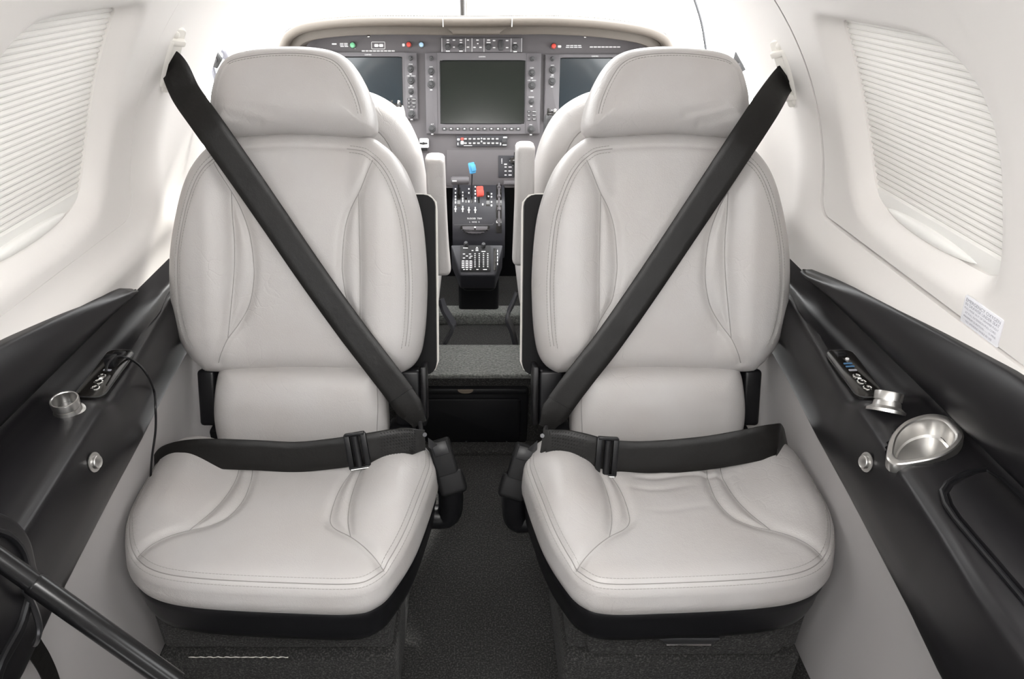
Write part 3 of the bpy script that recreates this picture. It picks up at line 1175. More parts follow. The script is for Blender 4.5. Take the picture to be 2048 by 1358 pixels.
def left_to_uv(px, py, w=0.03):
    """photo pixel on the left seat back -> outward u, v"""
    p = W(px, py, pl=bplane(w))
    return (-p[0] - SX0, float(np.dot(p - B0, BU)))


def left_to_cush(px, py, z=0.335):
    p = W(px, py, z=z)
    return (-p[0] - SX0, p[1])


BACK_O = crom([(-0.165, 0.160), (-0.198, 0.160), (-0.226, 0.184), (-0.238, 0.225), (-0.244, 0.29), (-0.245, 0.36), (-0.238, 0.45), (-0.222, 0.512), (-0.200, 0.558),
               (-0.168, 0.592), (-0.125, 0.610), (0, 0.617), (0.115, 0.609), (0.150, 0.594), (0.178, 0.566), (0.200, 0.528), (0.222, 0.47), (0.240, 0.40),
               (0.2465, 0.33), (0.243, 0.268), (0.228, 0.212), (0.200, 0.172), (0.170, 0.160), (0, 0.166)], 6, True)
LUMB_O = crom([(-0.160, 0.002), (-0.166, 0.05), (-0.163, 0.12), (-0.160, 0.168), (-0.140, 0.183), (0, 0.186), (0.140, 0.183), (0.162, 0.168), (0.172, 0.12), (0.176, 0.06), (0.170, 0.002),
               (0.150, -0.008), (0, -0.010), (-0.145, -0.008)], 6, True)
HEAD_O = crom([(-0.150, 0.612), (-0.156, 0.630), (-0.150, 0.665), (-0.135, 0.703), (-0.112, 0.738), (-0.080, 0.756), (-0.03, 0.763), (0.03, 0.762), (0.085, 0.754), (0.112, 0.742), (0.130, 0.718), (0.143, 0.680),
               (0.149, 0.645), (0.146, 0.615), (0.120, 0.604), (0, 0.610), (-0.120, 0.604)], 6, True)
CUSH_O = crom([(0.250, 1.03), (0.256, 0.985), (0.250, 0.875), (0.234, 0.818), (0.207, 0.772), (0.160, 0.740), (0.08, 0.724), (-0.07, 0.715), (-0.155, 0.714), (-0.190, 0.728), (-0.212, 0.760),
               (-0.240, 0.833), (-0.261, 0.942), (-0.266, 0.995), (-0.252, 1.040), (-0.20, 1.065), (0, 1.070), (0.21, 1.060)], 6, True)

_inA = [left_to_uv(*p) for p in [(748, 322), (740, 341), (723, 382), (703, 419), (691, 460), (686, 520), (687, 551), (695, 597), (709, 621), (723, 643), (744, 690), (770, 722)]]
_inB = [left_to_uv(*p) for p in [(720, 388), (721, 430), (722, 480), (723, 540), (723, 590), (723, 643)]]
_outA = [left_to_uv(*p) for p in [(432, 325), (440, 340), (464, 380), (485, 420), (502, 470), (510, 530), (509, 570), (500, 612), (480, 648), (462, 674), (450, 700), (440, 724)]]
_outB = [left_to_uv(*p) for p in [(466, 384), (468, 430), (472, 480), (472, 540), (468, 600), (462, 674)]]
BACK_SEAMS = [crom(q, 5) for q in (_inA, _inB, _outA, _outB)]
_cs = [[(503, 925), (506, 950), (500, 980), (485, 1015), (450, 1050), (382, 1074), (330, 1094), (278, 1119)], [(480, 930), (476, 960), (455, 1000), (425, 1035), (382, 1074)],
       [(745, 918), (712, 945), (682, 985), (664, 1035), (666, 1063), (703, 1088), (735, 1112), (768, 1142)], [(762, 918), (735, 940), (716, 975), (703, 1015), (698, 1055), (703, 1088)]]
CUSH_SEAMS = [crom([left_to_cush(*p) for p in q], 5) for q in _cs]


def gauss_grooves(U, V, seams, depth, width):
    h = np.zeros(np.shape(U))
    for L in seams:
        h = np.minimum(h, -depth * np.exp(-(seg_dist(U, V, L[::2]) / width) ** 2))
    return h


_be, _le, _he, _ce = edge_dist(BACK_O), edge_dist(LUMB_O), edge_dist(HEAD_O), edge_dist(CUSH_O)


def H_back(U, V):
    e = _be(U, V)
    h = 0.030 * round_edge(e, 0.045) + 0.012 * round_edge(e, 0.12)
    au = np.abs(U)
    bol = smooth01(au, 0.095, 0.165) * (1 - 0.55 * smooth01(au, 0.18, 0.25)) * smooth01(V, 0.66, 0.50) * smooth01(V, 0.14, 0.24)
    h = h + 0.022 * bol
    h = h + gauss_grooves(U, V, BACK_SEAMS, 0.0055, 0.0085)
    d = np.abs(e - 0.030)
    h = h - 0.0018 * np.exp(-(d / 0.004) ** 2) * smooth01(V, 0.2, 0.26)
    return h


def H_lumb(U, V):
    e = _le(U, V)
    h = 0.034 * round_edge(e, 0.05) + 0.016 * np.sin(np.clip((V + 0.01) / 0.20, 0, 1) * math.pi)
    h = h - 0.010 * np.exp(-(((V - 0.178) / 0.012) ** 2))
    return h


def H_head(U, V):
    e = _he(U, V)
    h = 0.048 * round_edge(e, 0.055) + 0.012 * round_edge(e, 0.10) + 0.012
    for a, b, d in (((0.145, 0.652), (0.05, 0.625), 0.0045), ((0.14, 0.665), (0.02, 0.640), 0.0025), ((0.10, 0.615), (0.02, 0.612), 0.003)):
        h = h - d * np.exp(-(seg_dist(U, V, [a, b]) / 0.010) ** 2)
    dd = np.abs(e - 0.020)
    return h - 0.0022 * np.exp(-(dd / 0.004) ** 2) * smooth01(V, 0.63, 0.66)


def H_cush(U, V):
    e = _ce(U, V)
    h = 0.026 * round_edge(e, 0.04) + 0.008 * round_edge(e, 0.12)
    au = np.abs(U)
    bol = smooth01(au, 0.10, 0.19) * (1 - 0.6 * smooth01(au, 0.20, 0.265)) * smooth01(V, 0.74, 0.90)
    h = h + 0.030 * bol - 0.006 * smooth01(V, 0.86, 1.02) * (1 - smooth01(au, 0.06, 0.15))
    h = h + gauss_grooves(U, V, CUSH_SEAMS, 0.006, 0.009)
    d = np.abs(e - 0.012)
    return h - 0.0015 * np.exp(-(d / 0.003) ** 2)


def H_cush_creased(U, V):
    h = H_cush(U, V)
    for (v0, u0, u1, dp) in ((1.000, -0.075, 0.085, 0.0040), (0.983, -0.085, 0.080, 0.0035), (0.962, -0.06, 0.095, 0.0030), (0.93, -0.08, 0.03, 0.0016), (0.875, -0.06, 0.05, 0.0012)):
        w = smooth01(U, u0 - 0.02, u0 + 0.03) * (1 - smooth01(U, u1 - 0.03, u1 + 0.02))
        h = h - dp * w * np.exp(-((V - v0 - 0.006 * np.sin(U * 40)) / 0.0065) ** 2)
    return h


def sub_line(outline, inset, cond):
    """part of the inset outline that meets cond(p), as open polyline(s)"""
    P = offset_poly(resample(outline, 260, True), inset)
    k = [bool(cond(p)) for p in P]
    n = len(P)
    st = [i for i in range(n) if k[i] and not k[i - 1]]
    out = []
    if not st:
        return [np.vstack([P, P[:1]])] if all(k) else []
    for i in st:
        q = []
        j = i
        while k[j % n] and len(q) <= n:
            q.append(P[j % n])
            j += 1
        if len(q) > 4:
            out.append(np.array(q))
    return out


def passenger_seat(s):
    sd = 'left' if s < 0 else 'right'
    root = thing('passenger_seat', (s * SX0, 0.95, 0.0),
                 'grey leather passenger seat on the %s of the aisle, %s' % (sd, 'with a smooth seat cushion' if s < 0 else 'with creases across its seat cushion'), 'seat', 'aft-facing passenger seats')
    flip = s < 0

    def tb(u, v, w):
        return np.stack([s * (SX0 + np.asarray(u, float)) + 0 * np.asarray(v), B0[1] + np.asarray(v) * BU[1] + np.asarray(w) * BN[1],
                         B0[2] + np.asarray(v) * BU[2] + np.asarray(w) * BN[2]], -1)

    def tcu(u, v, w):
        return np.stack([s * (SX0 + np.asarray(u, float)) + 0 * np.asarray(v), np.asarray(v, float) + 0 * np.asarray(u), 0.318 + np.asarray(w)], -1)

    def decorate(part, seams, H, to3, stitch_rows, r=0.0009):
        mb = MB()
        for L in seams:
            P = resample(L, max(6, int(plen(L) / 0.006)))
            mb.tube(to3(P[:, 0], P[:, 1], H(P[:, 0], P[:, 1]) - 0.0002), r, 6)
        mb.build('seam_welt', SEAM, part)
        if stitch_rows:
            mb = MB()
            for L in stitch_rows:
                stitches(L, H, to3, mb)
            mb.build('stitching', THREAD, part, smooth=False, kind='stuff')

    # backrest
    bk = pillow('backrest', BACK_O, (0, 0.38), H_back, [(1.0, -0.012), (0.992, -0.03), (0.965, -0.05), (0.90, -0.062), (0.5, -0.064)], tb, LEATHER, root, flip)
    es = sub_line(BACK_O, 0.030, lambda p: p[1] > 0.215 and abs(p[0]) > 0.10)
    st = sub_line(BACK_O, 0.036, lambda p: p[1] > 0.215 and abs(p[0]) > 0.10) + sub_line(BACK_O, 0.024, lambda p: p[1] > 0.215 and abs(p[0]) > 0.10)
    decorate(bk, BACK_SEAMS + es, H_back, tb, st)
    # lumbar roll
    lu = pillow('lumbar_cushion', LUMB_O, (0, 0.09), H_lumb, [(1.0, -0.012), (0.97, -0.03), (0.90, -0.045), (0.4, -0.046)], tb, LEATHER, root, flip, na=320, nr=50)
    es = [resample(crom([(-0.148, 0.15), (-0.150, 0.10), (-0.147, 0.05), (-0.143, 0.008)], 5), 20)]
    decorate(lu, es, H_lumb, tb, None)
    # headrest
    hd = pillow('headrest', HEAD_O, (0, 0.68), H_head, [(1.0, 0.004), (1.0, -0.012), (0.985, -0.030), (0.93, -0.045), (0.4, -0.05)], tb, LEATHER, root, flip, na=320, nr=60)
    cond = lambda p: p[0] < 0.10 and p[1] > 0.640 and abs(p[0]) > -1 and not (p[1] < 0.66 and p[0] > -0.10)
    es = sub_line(HEAD_O, 0.020, cond)
    decorate(hd, es, H_head, tb, sub_line(HEAD_O, 0.0245, cond))
    # seat cushion
    Hc = H_cush if s < 0 else H_cush_creased
    cu = pillow('seat_cushion', CUSH_O, (0, 0.93), Hc, [(1.012, -0.010), (1.012, -0.020), (0.998, -0.032), (0.975, -0.042), (0.5, -0.043)], tcu, LEATHER, root, flip)
    cond = lambda p: p[1] < 1.03
    es = sub_line(CUSH_O, 0.012, cond)
    decorate(cu, CUSH_SEAMS + es, Hc, tcu, sub_line(CUSH_O, 0.018, cond) + sub_line(CUSH_O, 0.006, cond))
    # black shell below the cushion
    Q = resample(CUSH_O, 120, True)
    ctr = np.array([0, 0.93])
    lev = [(0.985, 0.284), (0.995, 0.280), (0.995, 0.270), (0.985, 0.268), (0.985, 0.262), (0.978, 0.232), (0.968, 0.218), (0.945, 0.210), (0.6, 0.207)]
    V, Fc = [], []
    for sc, z in lev:
        for q in ctr + (Q - ctr) * sc:
            V.append((s * (SX0 + q[0]), q[1], z))
    n = len(Q)
    for i in range(len(lev) - 1):
        for k in range(n):
            k2 = (k + 1) % n
            Fc.append((i * n + k, (i + 1) * n + k, (i + 1) * n + k2, i * n + k2))
    Fc.append(tuple((len(lev) - 1) * n + k for k in range(n)))
    add('seat_pan', V, Fc, BLKP, root, True, 35, flip=not flip)
    # carpeted pedestal: upper recess, lower box
    cx = s * SX0
    MB().box((cx, 0.95, 0.175), (0.395, 0.36, 0.100), bev=0.012, seg=3).build('pedestal', CARPET, root)
    MB().box((cx, 0.945, 0.063), (0.405, 0.375, 0.122), bev=0.010, seg=3).build('pedestal_plinth', CARPET, root)
    if s < 0:
        e_ = [np.array([cx - 0.15 + 0.17 * k / 40, 0.7565, 0.1242 + 0.0008 * math.sin(k * 1.7) + 0.0005 * math.sin(k * 4.3)]) for k in range(41)]
        MB().tube(e_, [0.0003 + 0.0006 * abs(math.sin(k * 0.9)) for k in range(41)], 5).build('worn_carpet_edge', FELT, root)
    else:
        O = np.array([cx, 0.770, 0.162])
        d = MB().prism(rrect(-0.165, -0.034, 0.165, 0.045, 0.018), O, XA, ZA, NB, -0.002, 0.012, 0.004).build('oxygen_drawer', CARPET, root)
        mb = MB()
        mb.prism([(-0.05, 0.022), (-0.037, 0.006), (0.037, 0.006), (0.05, 0.022)], O, XA, ZA, NB, 0.012, 0.022, 0.002)
        mb.build('drawer_pull', DKMET, d)
        MB().tube([O + XA * -0.037 + ZA * 0.006 + NB * 0.022, O + XA * 0.037 + ZA * 0.006 + NB * 0.022], 0.0018, 6).build('pull_edge', CHROME, d)
    for q in (-0.17, 0.17):
        MB().box((cx + q, 0.95, 0.005), (0.03, 0.46, 0.010), bev=0.003).build('floor_rail', DKMET, root)
    # shell and trim behind the backrest
    cc = tb(np.array([-0.012]), np.array([0.335]), np.array([0.0]))[0]
    Xs = np.array([float(s), 0, 0])
    Ns = -BN
    shp = rrect(-0.246, -0.195, 0.226, 0.170, 0.022)
    MB().prism(shp, cc, Xs, BU, Ns, 0.058, 0.098, 0.006).build('back_shell', MATTE, root)
    rp = resample(rrect(-0.2475, -0.197, 0.2275, 0.172, 0.024), 90, True)
    tr = MB()
    P = [cc + Xs * p[0] + BU * p[1] + Ns * 0.094 for p in rp]
    Ds = [nrm(np.cross(nrm(P[(i + 1) % 90] - P[i - 1]), Ns)) * 0 + Ns for i in range(90)]
    P.append(P[0]); Ds.append(Ds[0])
    tr.ribbon(P, Ds, 0.012, 0.004)
    tr.build('shell_trim', CREAM2, root)
    # recliner brackets
    for u, w_ in ((-0.205, 0.050), (0.195, 0.036)):
        c0 = tb(np.array([u]), np.array([0.105]), np.array([-0.022]))[0]
        MB().box(c0, (w_, 0.05, 0.115), np.array([XA, -BN, BU]), 0.008, 3).build('recliner_bracket', BLKP, root)
    c0 = tb(np.array([-0.236]), np.array([0.11]), np.array([-0.02]))[0]
    MB().box(c0, (0.012, 0.06, 0.12), np.array([XA, -BN, BU]), 0.004, 2).build('bracket_rim', BLACK, root)
    for u in (-0.19, 0.17):
        c0 = tb(np.array([u]), np.array([0.010]), np.array([-0.03]))[0]
        MB().box(c0 + np.array([0, 0, -0.01]), (0.05, 0.05, 0.10), None, 0.006, 2).build('hinge_block', BLKP, root)
    return root


passenger_seat(-1)
passenger_seat(1)

# =================================================================== seat belts


def belt(s):
    sd = 'left' if s < 0 else 'right'
    if s < 0:
        sh = [(372, 188, 0.070), (412, 245, 0.088), (470, 327, 0.074), (540, 428, 0.060), (620, 545, 0.060), (695, 650, 0.064), (752, 725, 0.070), (798, 785, 0.072), (822, 820, 0.072), (840, 848, 0.070)]
        lap = [(312, 962, 0.985), (322, 935, 0.985), (345, 917, 0.985), (400, 908, 0.985), (500, 910, 0.985), (590, 914, 0.985), (660, 908, 0.985), (716, 900, 0.985), (770, 891, 0.99), (815, 884, 1.0), (850, 880, 1.01)]
        adj = 7
        Yg, zg = 1.282, 1.005
        buck = (884, 905)
    else:
        sh = [(1532, 213, 0.070), (1488, 280, 0.088), (1420, 383, 0.072), (1350, 488, 0.060), (1280, 592, 0.060), (1213, 687, 0.064), (1162, 752, 0.070), (1124, 803, 0.072), (1105, 832, 0.072), (1092, 856, 0.070)]
        lap = [(1572, 930, 1.02), (1560, 886, 1.0), (1545, 882, 0.99), (1490, 893, 0.985), (1420, 905, 0.985), (1340, 913, 0.985), (1270, 916, 0.985), (1212, 912, 0.985), (1165, 900, 0.99), (1120, 890, 1.0), (1084, 882, 1.01)]
        adj = 7
        Yg, zg = 1.318, 0.978
        buck = (1046, 915)
    O, T, U, N = wallframe(s, Yg, arc_of(zg))
    root = thing('seat_belt', O, 'black three-point seat belt across the %s seat, from its wall guide to the aisle buckle' % sd, 'seat belt', 'three-point seat belts')
    # shoulder strap
    pts = [O + N * 0.004, O + N * 0.016 - np.array([0, 0.006, 0.004])] + [on_back(*p) for p in sh]
    C = crom(pts, 8)
    n = len(C)
    D = []
    for i in range(n):
        t = nrm(C[min(i + 1, n - 1)] - C[max(i - 1, 0)])
        d = nrm(np.cross(BN, t))
        if np.dot(d, U) < 0:
            d = -d
        k = float(smooth01(i, 0, 18))
        D.append(nrm(U * (1 - k) + d * k))
    wv = 0.054 + 0.0 * np.arange(n)
    wv = np.where(np.arange(n) > n - 12, 0.054 - 0.024 * smooth01(np.arange(n), n - 12, n - 2), wv)
    MB().ribbon(C, D, list(wv), 0.0022).build('shoulder_strap', WEB, root, sharp=50)
    # thread block on the doubled end
    end = C[-1]
    t = nrm(C[-1] - C[-8])
    MB().ribbon(C[-16:-2] + BN * 0.0022, D[-16:-2], list(wv[-16:-2] * 0.98), 0.0022).build('doubled_end', WEB, root, sharp=50)
    # lap strap
    L = [W(p[0], p[1], y=p[2]) for p in lap]
    C2 = crom(L, 8)
    n2 = len(C2)
    up = nrm([0, 0.42, 0.9])
    D2 = []
    for i in range(n2):
        k = 1 - float(smooth01(i, 0, 16))
        D2.append(up)
    w2 = 0.056 + 0.006 * (1 if s > 0 else 0) * np.ones(n2)
    w2 = np.where(np.arange(n2) > n2 - 12, w2 - 0.018 * smooth01(np.arange(n2), n2 - 12, n2 - 1), w2)
    MB().ribbon(C2, D2, list(w2), 0.0024).build('lap_strap', WEB, root, sharp=50)
    i0 = adj * 8
    MB().ribbon(C2[i0 + 2:n2 - 3] + np.array([0, -0.0026, 0.0016]), D2[i0 + 2:n2 - 3], list(w2[i0 + 2:n2 - 3] * 0.99), 0.0024).build('doubled_strap', WEB, root, sharp=50)
    # stitched block
    mb = MB()
    cI = int(i0 + (n2 - i0) * 0.55)
    for q in range(-6, 7):
        i = cI + q
        if i >= n2 - 2:
            break
        for r_ in np.linspace(-0.42, 0.42, 9):
            c = C2[i] + up * r_ * w2[i] + np.array([0, -0.0044, 0.0026])
            t = nrm(C2[i + 1] - C2[i])
            mb.tube([c - t * 0.0012 + up * 0.0011, c + t * 0.0012 - up * 0.0011], 0.0006, 4)
    mb.build('stitch_block', BLKP, root, smooth=False, kind='stuff')
    # adjuster: frame with roller
    c = C2[i0] + np.array([0, -0.006, 0.003])
    t = nrm(C2[i0 + 2] - C2[i0 - 2])
    tilt = 0.10 if s > 0 else 0.0
    A = nrm(t)
    Bv = nrm(up - A * np.dot(up, A) + A * tilt)
    A = nrm(A - Bv * np.dot(A, Bv))
    Nn = np.cross(A, Bv)
    if Nn[1] > 0:
        Nn = -Nn
    fr = MB()
    hw = w2[i0] / 2
    fr.box(c + Bv * (hw + 0.003), (0.036, 0.006, 0.010), np.array([A, Bv, Nn]), 0.0015)
    fr.box(c - Bv * (hw + 0.003), (0.036, 0.006, 0.010), np.array([A, Bv, Nn]), 0.0015)
    fr.box(c - A * 0.015, (0.010, 2 * hw + 0.008, 0.007), np.array([A, Bv, Nn]), 0.0015)
    fr.box(c + A * 0.015, (0.010, 2 * hw + 0.008, 0.006), np.array([A, Bv, Nn]), 0.0015)
    ad = fr.build('adjuster_frame', BLKP, root)
    MB().tube([c - Bv * hw + Nn * 0.003, c + Bv * hw + Nn * 0.003], 0.0062, 14).build('roller', BLKP, ad)
    MB().tube([c - Bv * (hw + 0.004) - A * 0.016 + Nn * 0.005, c - Bv * (hw + 0.004) + A * 0.016 + Nn * 0.005], 0.0012, 6).build('worn_edge', STEEL, ad)
    # metal tongue between straps and buckle
    bc = W(buck[0], buck[1], y=1.02)
    e1 = C2[-1]
    e2 = C[-1]
    mb = MB()
    mb.tube([e2 + np.array([0, 0, 0.004]), e2 * 0.6 + e1 * 0.4 + np.array([0, -0.006, 0]), e1 + np.array([0, 0, 0.012])], 0.0042, 8)
    mb.box(e1 * 0.5 + bc * 0.5, (0.030, 0.004, 0.022), np.array([nrm(bc - e1), np.cross([0, 0, 1], nrm(bc - e1)), [0, 0, 1.0]]), 0.0012)
    mb.build('tongue', DKMET, root)
    # buckle
    bk = thing('belt_buckle', bc - np.array([0, 0, 0.14]), 'black push-button buckle on its stalk beside the %s seat' % sd, 'buckle', 'belt buckles')
    Xb = np.array([s * -1.0, 0.0, 0.0])
    Nb = nrm([-s * 0.35 * 0 + 0, -0.75, 0.55])
    Ub = nrm([-s * -0.28, 0.55, 0.78])
    Ub = nrm(Ub - Nb * np.dot(Ub, Nb))
    Xb = np.cross(Ub, Nb)
    R = np.array([Xb, Ub, Nb])
    MB().box(bc - Ub * 0.010, (0.042, 0.072, 0.028), R, 0.006, 3).build('buckle_body', MATTE, bk)
    MB().box(bc + Ub * 0.008 + Nb * 0.0135, (0.028, 0.026, 0.004), R, 0.0015, 2).build('release_button', BLKP, bk)
    q = bc - Ub * 0.045
    MB().box(q + np.array([-s * 0.006, 0.0, -0.015]), (0.050, 0.044, 0.046), R, 0.008, 3).build('buckle_boot', MATTE, bk)
    MB().tube(crom([q + np.array([0, 0, -0.02]), q + np.array([-s * 0.003, 0.004, -0.06]), q + np.array([s * 0.008, 0.01, -0.11]), np.array([s * 0.13, q[1] + 0.01, 0.215])], 5), [0.024] * 15 + [0.020], 14).build('stalk', BLKP, bk)


belt(-1)
belt(1)

# =================================================================== cockpit
PT = math.radians(15)
PO = np.array([0.0, 2.22, 0.797])
PXv = np.array([1.0, 0, 0])
PUv = np.array([0, math.sin(PT), math.cos(PT)])
PNv = np.array([0, -math.cos(PT), math.sin(PT)])


def pl(px, py, off=0.0):
    p = W(px, py, pl=(PO + PNv * off, PNv))
    return (p[0] - PO[0], float(np.dot(p - PO, PUv)))


def p3(a, b, off=0.0):
    return PO + PXv * a + PUv * b + PNv * off


PXM = pl(1000, 185)[0] - pl(999, 185)[0]          # metres per pixel on the panel


def prect(x0, y0, x1, y1, off=0.0):
    a0, b1 = pl(x0, y0, off)
    a1, b0 = pl(x1, y1, off)
    return a0, b0, a1, b1


# ---- side walls, windows and windscreen -------------------------------------
for s, sd in ((1, 'right'), (-1, 'left')):
    V, Fc = [], []
    st = np.linspace(1.555, 2.42, 24)
    zs = np.linspace(0.02, 0.785, 16)
    for Y in st:
        k = float(smooth01(Y, 1.9, 2.5))
        for z in zs:
            V.append((s * (min(0.632, math.sqrt(max(0.0, RC ** 2 - (z - ZC) ** 2)) if z > 0.5 else 0.62) - 0.05 * k), Y, z))
    m_ = len(zs)
    for j in range(len(st) - 1):
        for k in range(m_ - 1):
            q = j * m_ + k
            Fc.append((q, q + 1, q + m_ + 1, q + m_))
    tag(add('wall_front_right' if s > 0 else 'wall_front_left', V, Fc, CREAM, flip=(s > 0)), 'cream cockpit side wall below the %s cockpit window' % sd, kind='structure')
    # cockpit side window pane
    V, Fc = [], []
    st = np.linspace(1.565, 2.30, 12)
    ws = np.linspace(math.asin((0.785 - ZC) / RC), math.radians(64), 14)
    for Y in st:
        k = float(smooth01(Y, 1.9, 2.6))
        for w in ws:
            V.append((s * (RC * math.cos(w) - 0.05 * k), Y, ZC + RC * math.sin(w) - 0.06 * k))
    m_ = len(ws)
    for j in range(len(st) - 1):
        for k in range(m_ - 1):
            q = j * m_ + k
            Fc.append((q, q + 1, q + m_ + 1, q + m_))
    tag(add('window_3' if s > 0 else 'window_4', V, Fc, GLASS, flip=(s > 0)), 'glass of the %s cockpit side window' % sd, kind='structure')
    # windscreen half
    V, Fc = [], []
    n = 14
    for i in range(n + 1):
        t = i / n
        xt = s * (0.004 + 0.32 * t)
        top = np.array([xt, 2.02 - 0.04 * t, 1.235 - 0.06 * t * t])
        bx = s * (0.004 + 0.58 * t)
        bot = np.array([bx, 2.80 - 0.42 * t * t, 0.90 - 0.09 * t * t])
        for k in range(7):
            u = k / 6
            V.append(top + (bot - top) * u)
    for i in range(n):
        for k in range(6):
            q = i * 7 + k
            Fc.append((q, q + 1, q + 8, q + 7))
    tag(add('window_5' if s > 0 else 'window_6', V, Fc, GLASS), 'curved windscreen half ahead of the %s seat' % sd, kind='structure')
    # door post seal seen against the sky
    if s > 0:
        pst = crom([W(1378, -30, y=1.95), W(1391, 5, y=1.95), W(1403, 45, y=1.95), (W(1410, 85, y=1.95)), W(1413, 112, y=1.95), W(1415, 160, y=1.95)], 6)
        tag(MB().tube(pst, 0.0034, 8).build('trim_10', DKMET), 'thin grey windscreen post on the right', kind='structure')
    else:
        pst = crom([W(512, -30, y=1.95), W(503, 20, y=1.95), W(498, 50, y=1.95), W(493, 90, y=1.95), W(490, 130, y=1.95)], 6)
        tag(MB().tube(pst, 0.0030, 8).build('trim_11', CREAM2), 'thin pale windscreen post on the left', kind='structure')
cp0, cp1 = W(925, 48, y=2.70), W(923, -60, y=2.45)
mb = MB().tube([cp0, cp1], 0.0095, 10)
tag(mb.build('trim_12', DKMET), 'slim grey centre post of the windscreen', kind='structure')
MBW = MB().tube([cp0 + np.array([0.016, 0, 0]), cp1 + np.array([0.016, 0, 0])], 0.004, 8)
tag(MBW.build('trim_13', CREAM2), 'pale seal beside the windscreen centre post', kind='structure')
tag(MB().box((0, 2.46, 0.36), (1.18, 0.03, 0.76), bev=0.004).build('wall_front', BLKP), 'dark firewall under the instrument panel', kind='structure')

# ---- instrument panel ---------------------------------------------------------
ip = thing('instrument_panel', (0, 2.23, 0.55), 'dark grey cockpit instrument panel under a brown glareshield', 'panel')
TOPL = [(556, 112), (572, 100), (620, 82), (690, 66), (790, 58), (890, 58), (955, 58), (1020, 58), (1120, 58), (1220, 66), (1295, 84), (1340, 102), (1352, 115)]
tp = [pl(*p) for p in TOPL]
bt = [pl(1372, 250), pl(1372, 372), pl(955, 376), pl(540, 372), pl(540, 250)]
MB().prism(tp + bt, PO, PXv, PUv, PNv, -0.012, 0.0).build('panel_face', PANEL, ip)
# lower centre section running into the pedestal
lc = [pl(893, 300), pl(1036, 300), pl(1036, 372), pl(893, 372)]
MB().prism(lc, PO, PXv, PUv, PNv, -0.002, 0.0025, 0.001).build('centre_section', PANEL, ip)
for x, y in ((737, 72), (875, 66), (952, 67), (1046, 67), (1170, 73), (1305, 102)):
    MB().lathe([(0.0042, 0), (0.0038, 0.0012), (0.001, 0.002)], p3(*pl(x, y)), PNv, 10).build('panel_screw', CHROME, ip)

# glareshield: padded lip and set-back lower band swept along the panel's top
path = crom([W(560, 110, y=2.11), W(566, 90, y=2.105), W(578, 72, y=2.10), W(610, 57, y=2.095), W(680, 48, y=2.09), W(770, 45, y=2.085), W(890, 46, y=2.085), W(955, 46, y=2.085), W(1020, 45, y=2.085), W(1110, 45, y=2.085),
             W(1200, 50, y=2.09), W(1285, 62, y=2.095), W(1326, 78, y=2.10), W(1340, 98, y=2.105), W(1346, 118, y=2.11)], 7)
prof = [(0.70, -0.120), (0.30, -0.030), (0.05, 0.0125), (0.03, 0.0150), (0.008, 0.0125), (0.0, 0.005), (0.001, -0.004), (0.008, -0.010), (0.022, -0.0115), (0.045, -0.0105), (0.046, -0.013), (0.046, -0.030), (0.052, -0.036), (0.13, -0.040)]
pr2 = crom([(a, b) for a, b in prof], 3)
V, Fc = [], []
npth = len(path)
for i in range(npth):
    t = nrm(path[min(i + 1, npth - 1)] - path[max(i - 1, 0)])
    nn = nrm(np.cross(t, np.array([0, 1.0, 0])))
    if nn[2] < -0.2 or (abs(nn[2]) <= 0.2 and nn[0] * path[i][0] < 0):
        nn = -nn
    for a, b in pr2:
        # the top deck runs level, only the lip follows the bend
        off = nn * b if a < 0.2 else np.array([0, 0, b])
        V.append(path[i] + off + np.array([0, a, 0]))
m_ = len(pr2)
for i in range(npth - 1):
    for k in range(m_ - 1):
        q = i * m_ + k
        Fc.append((q, q + m_, q + m_ + 1, q + 1))
gs = add('glareshield', V, Fc, GLARE, ip, True, 45)
mb = MB()
for i in range(4, npth - 5):
    a = path[i] + np.array([0, 0.022, 0.0162])
    b = path[i + 1] + np.array([0, 0.022, 0.0162])
    for k in range(3):
        q0, q1 = a + (b - a) * (k / 3), a + (b - a) * ((k + 0.6) / 3)
        mb.tube([q0, q1], 0.0011, 4)
mb.build('stitching', FELT, gs, smooth=False, kind='stuff')
for x in (886, 1024):
    c = W(x, 46, y=2.083)
    MB().tube([c + np.array([0, 0.001, 0.013]), c + np.array([0, -0.0005, 0.004]), c + np.array([0, 0.004, -0.010])], 0.0014, 6).build('lip_joint', FELT, gs)
O = W(953, 60, y=2.13)
mb = MB().prism([(-0.085, 0.012), (-0.068, -0.010), (0.066, -0.010), (0.085, 0.012)], O, XA, ZA, NB, -0.06, 0.020, 0.005)
mb.build('annunciator_hood', GLARE, gs)

# panel lamps and switches
def lamp(x, y, m, r, name, ring=True):
    c = p3(*pl(x, y))
    if ring:
        o = MB().lathe([(r * 1.35, 0), (r * 1.35, 0.003), (r * 1.05, 0.004)], c, PNv, 18).build(name + '_ring', KNOB, ip)
    MB().lathe([(r, 0.001), (r, 0.009), (r * 0.8, 0.012), (r * 0.2, 0.013)], c, PNv, 18).build(name, m, ip)


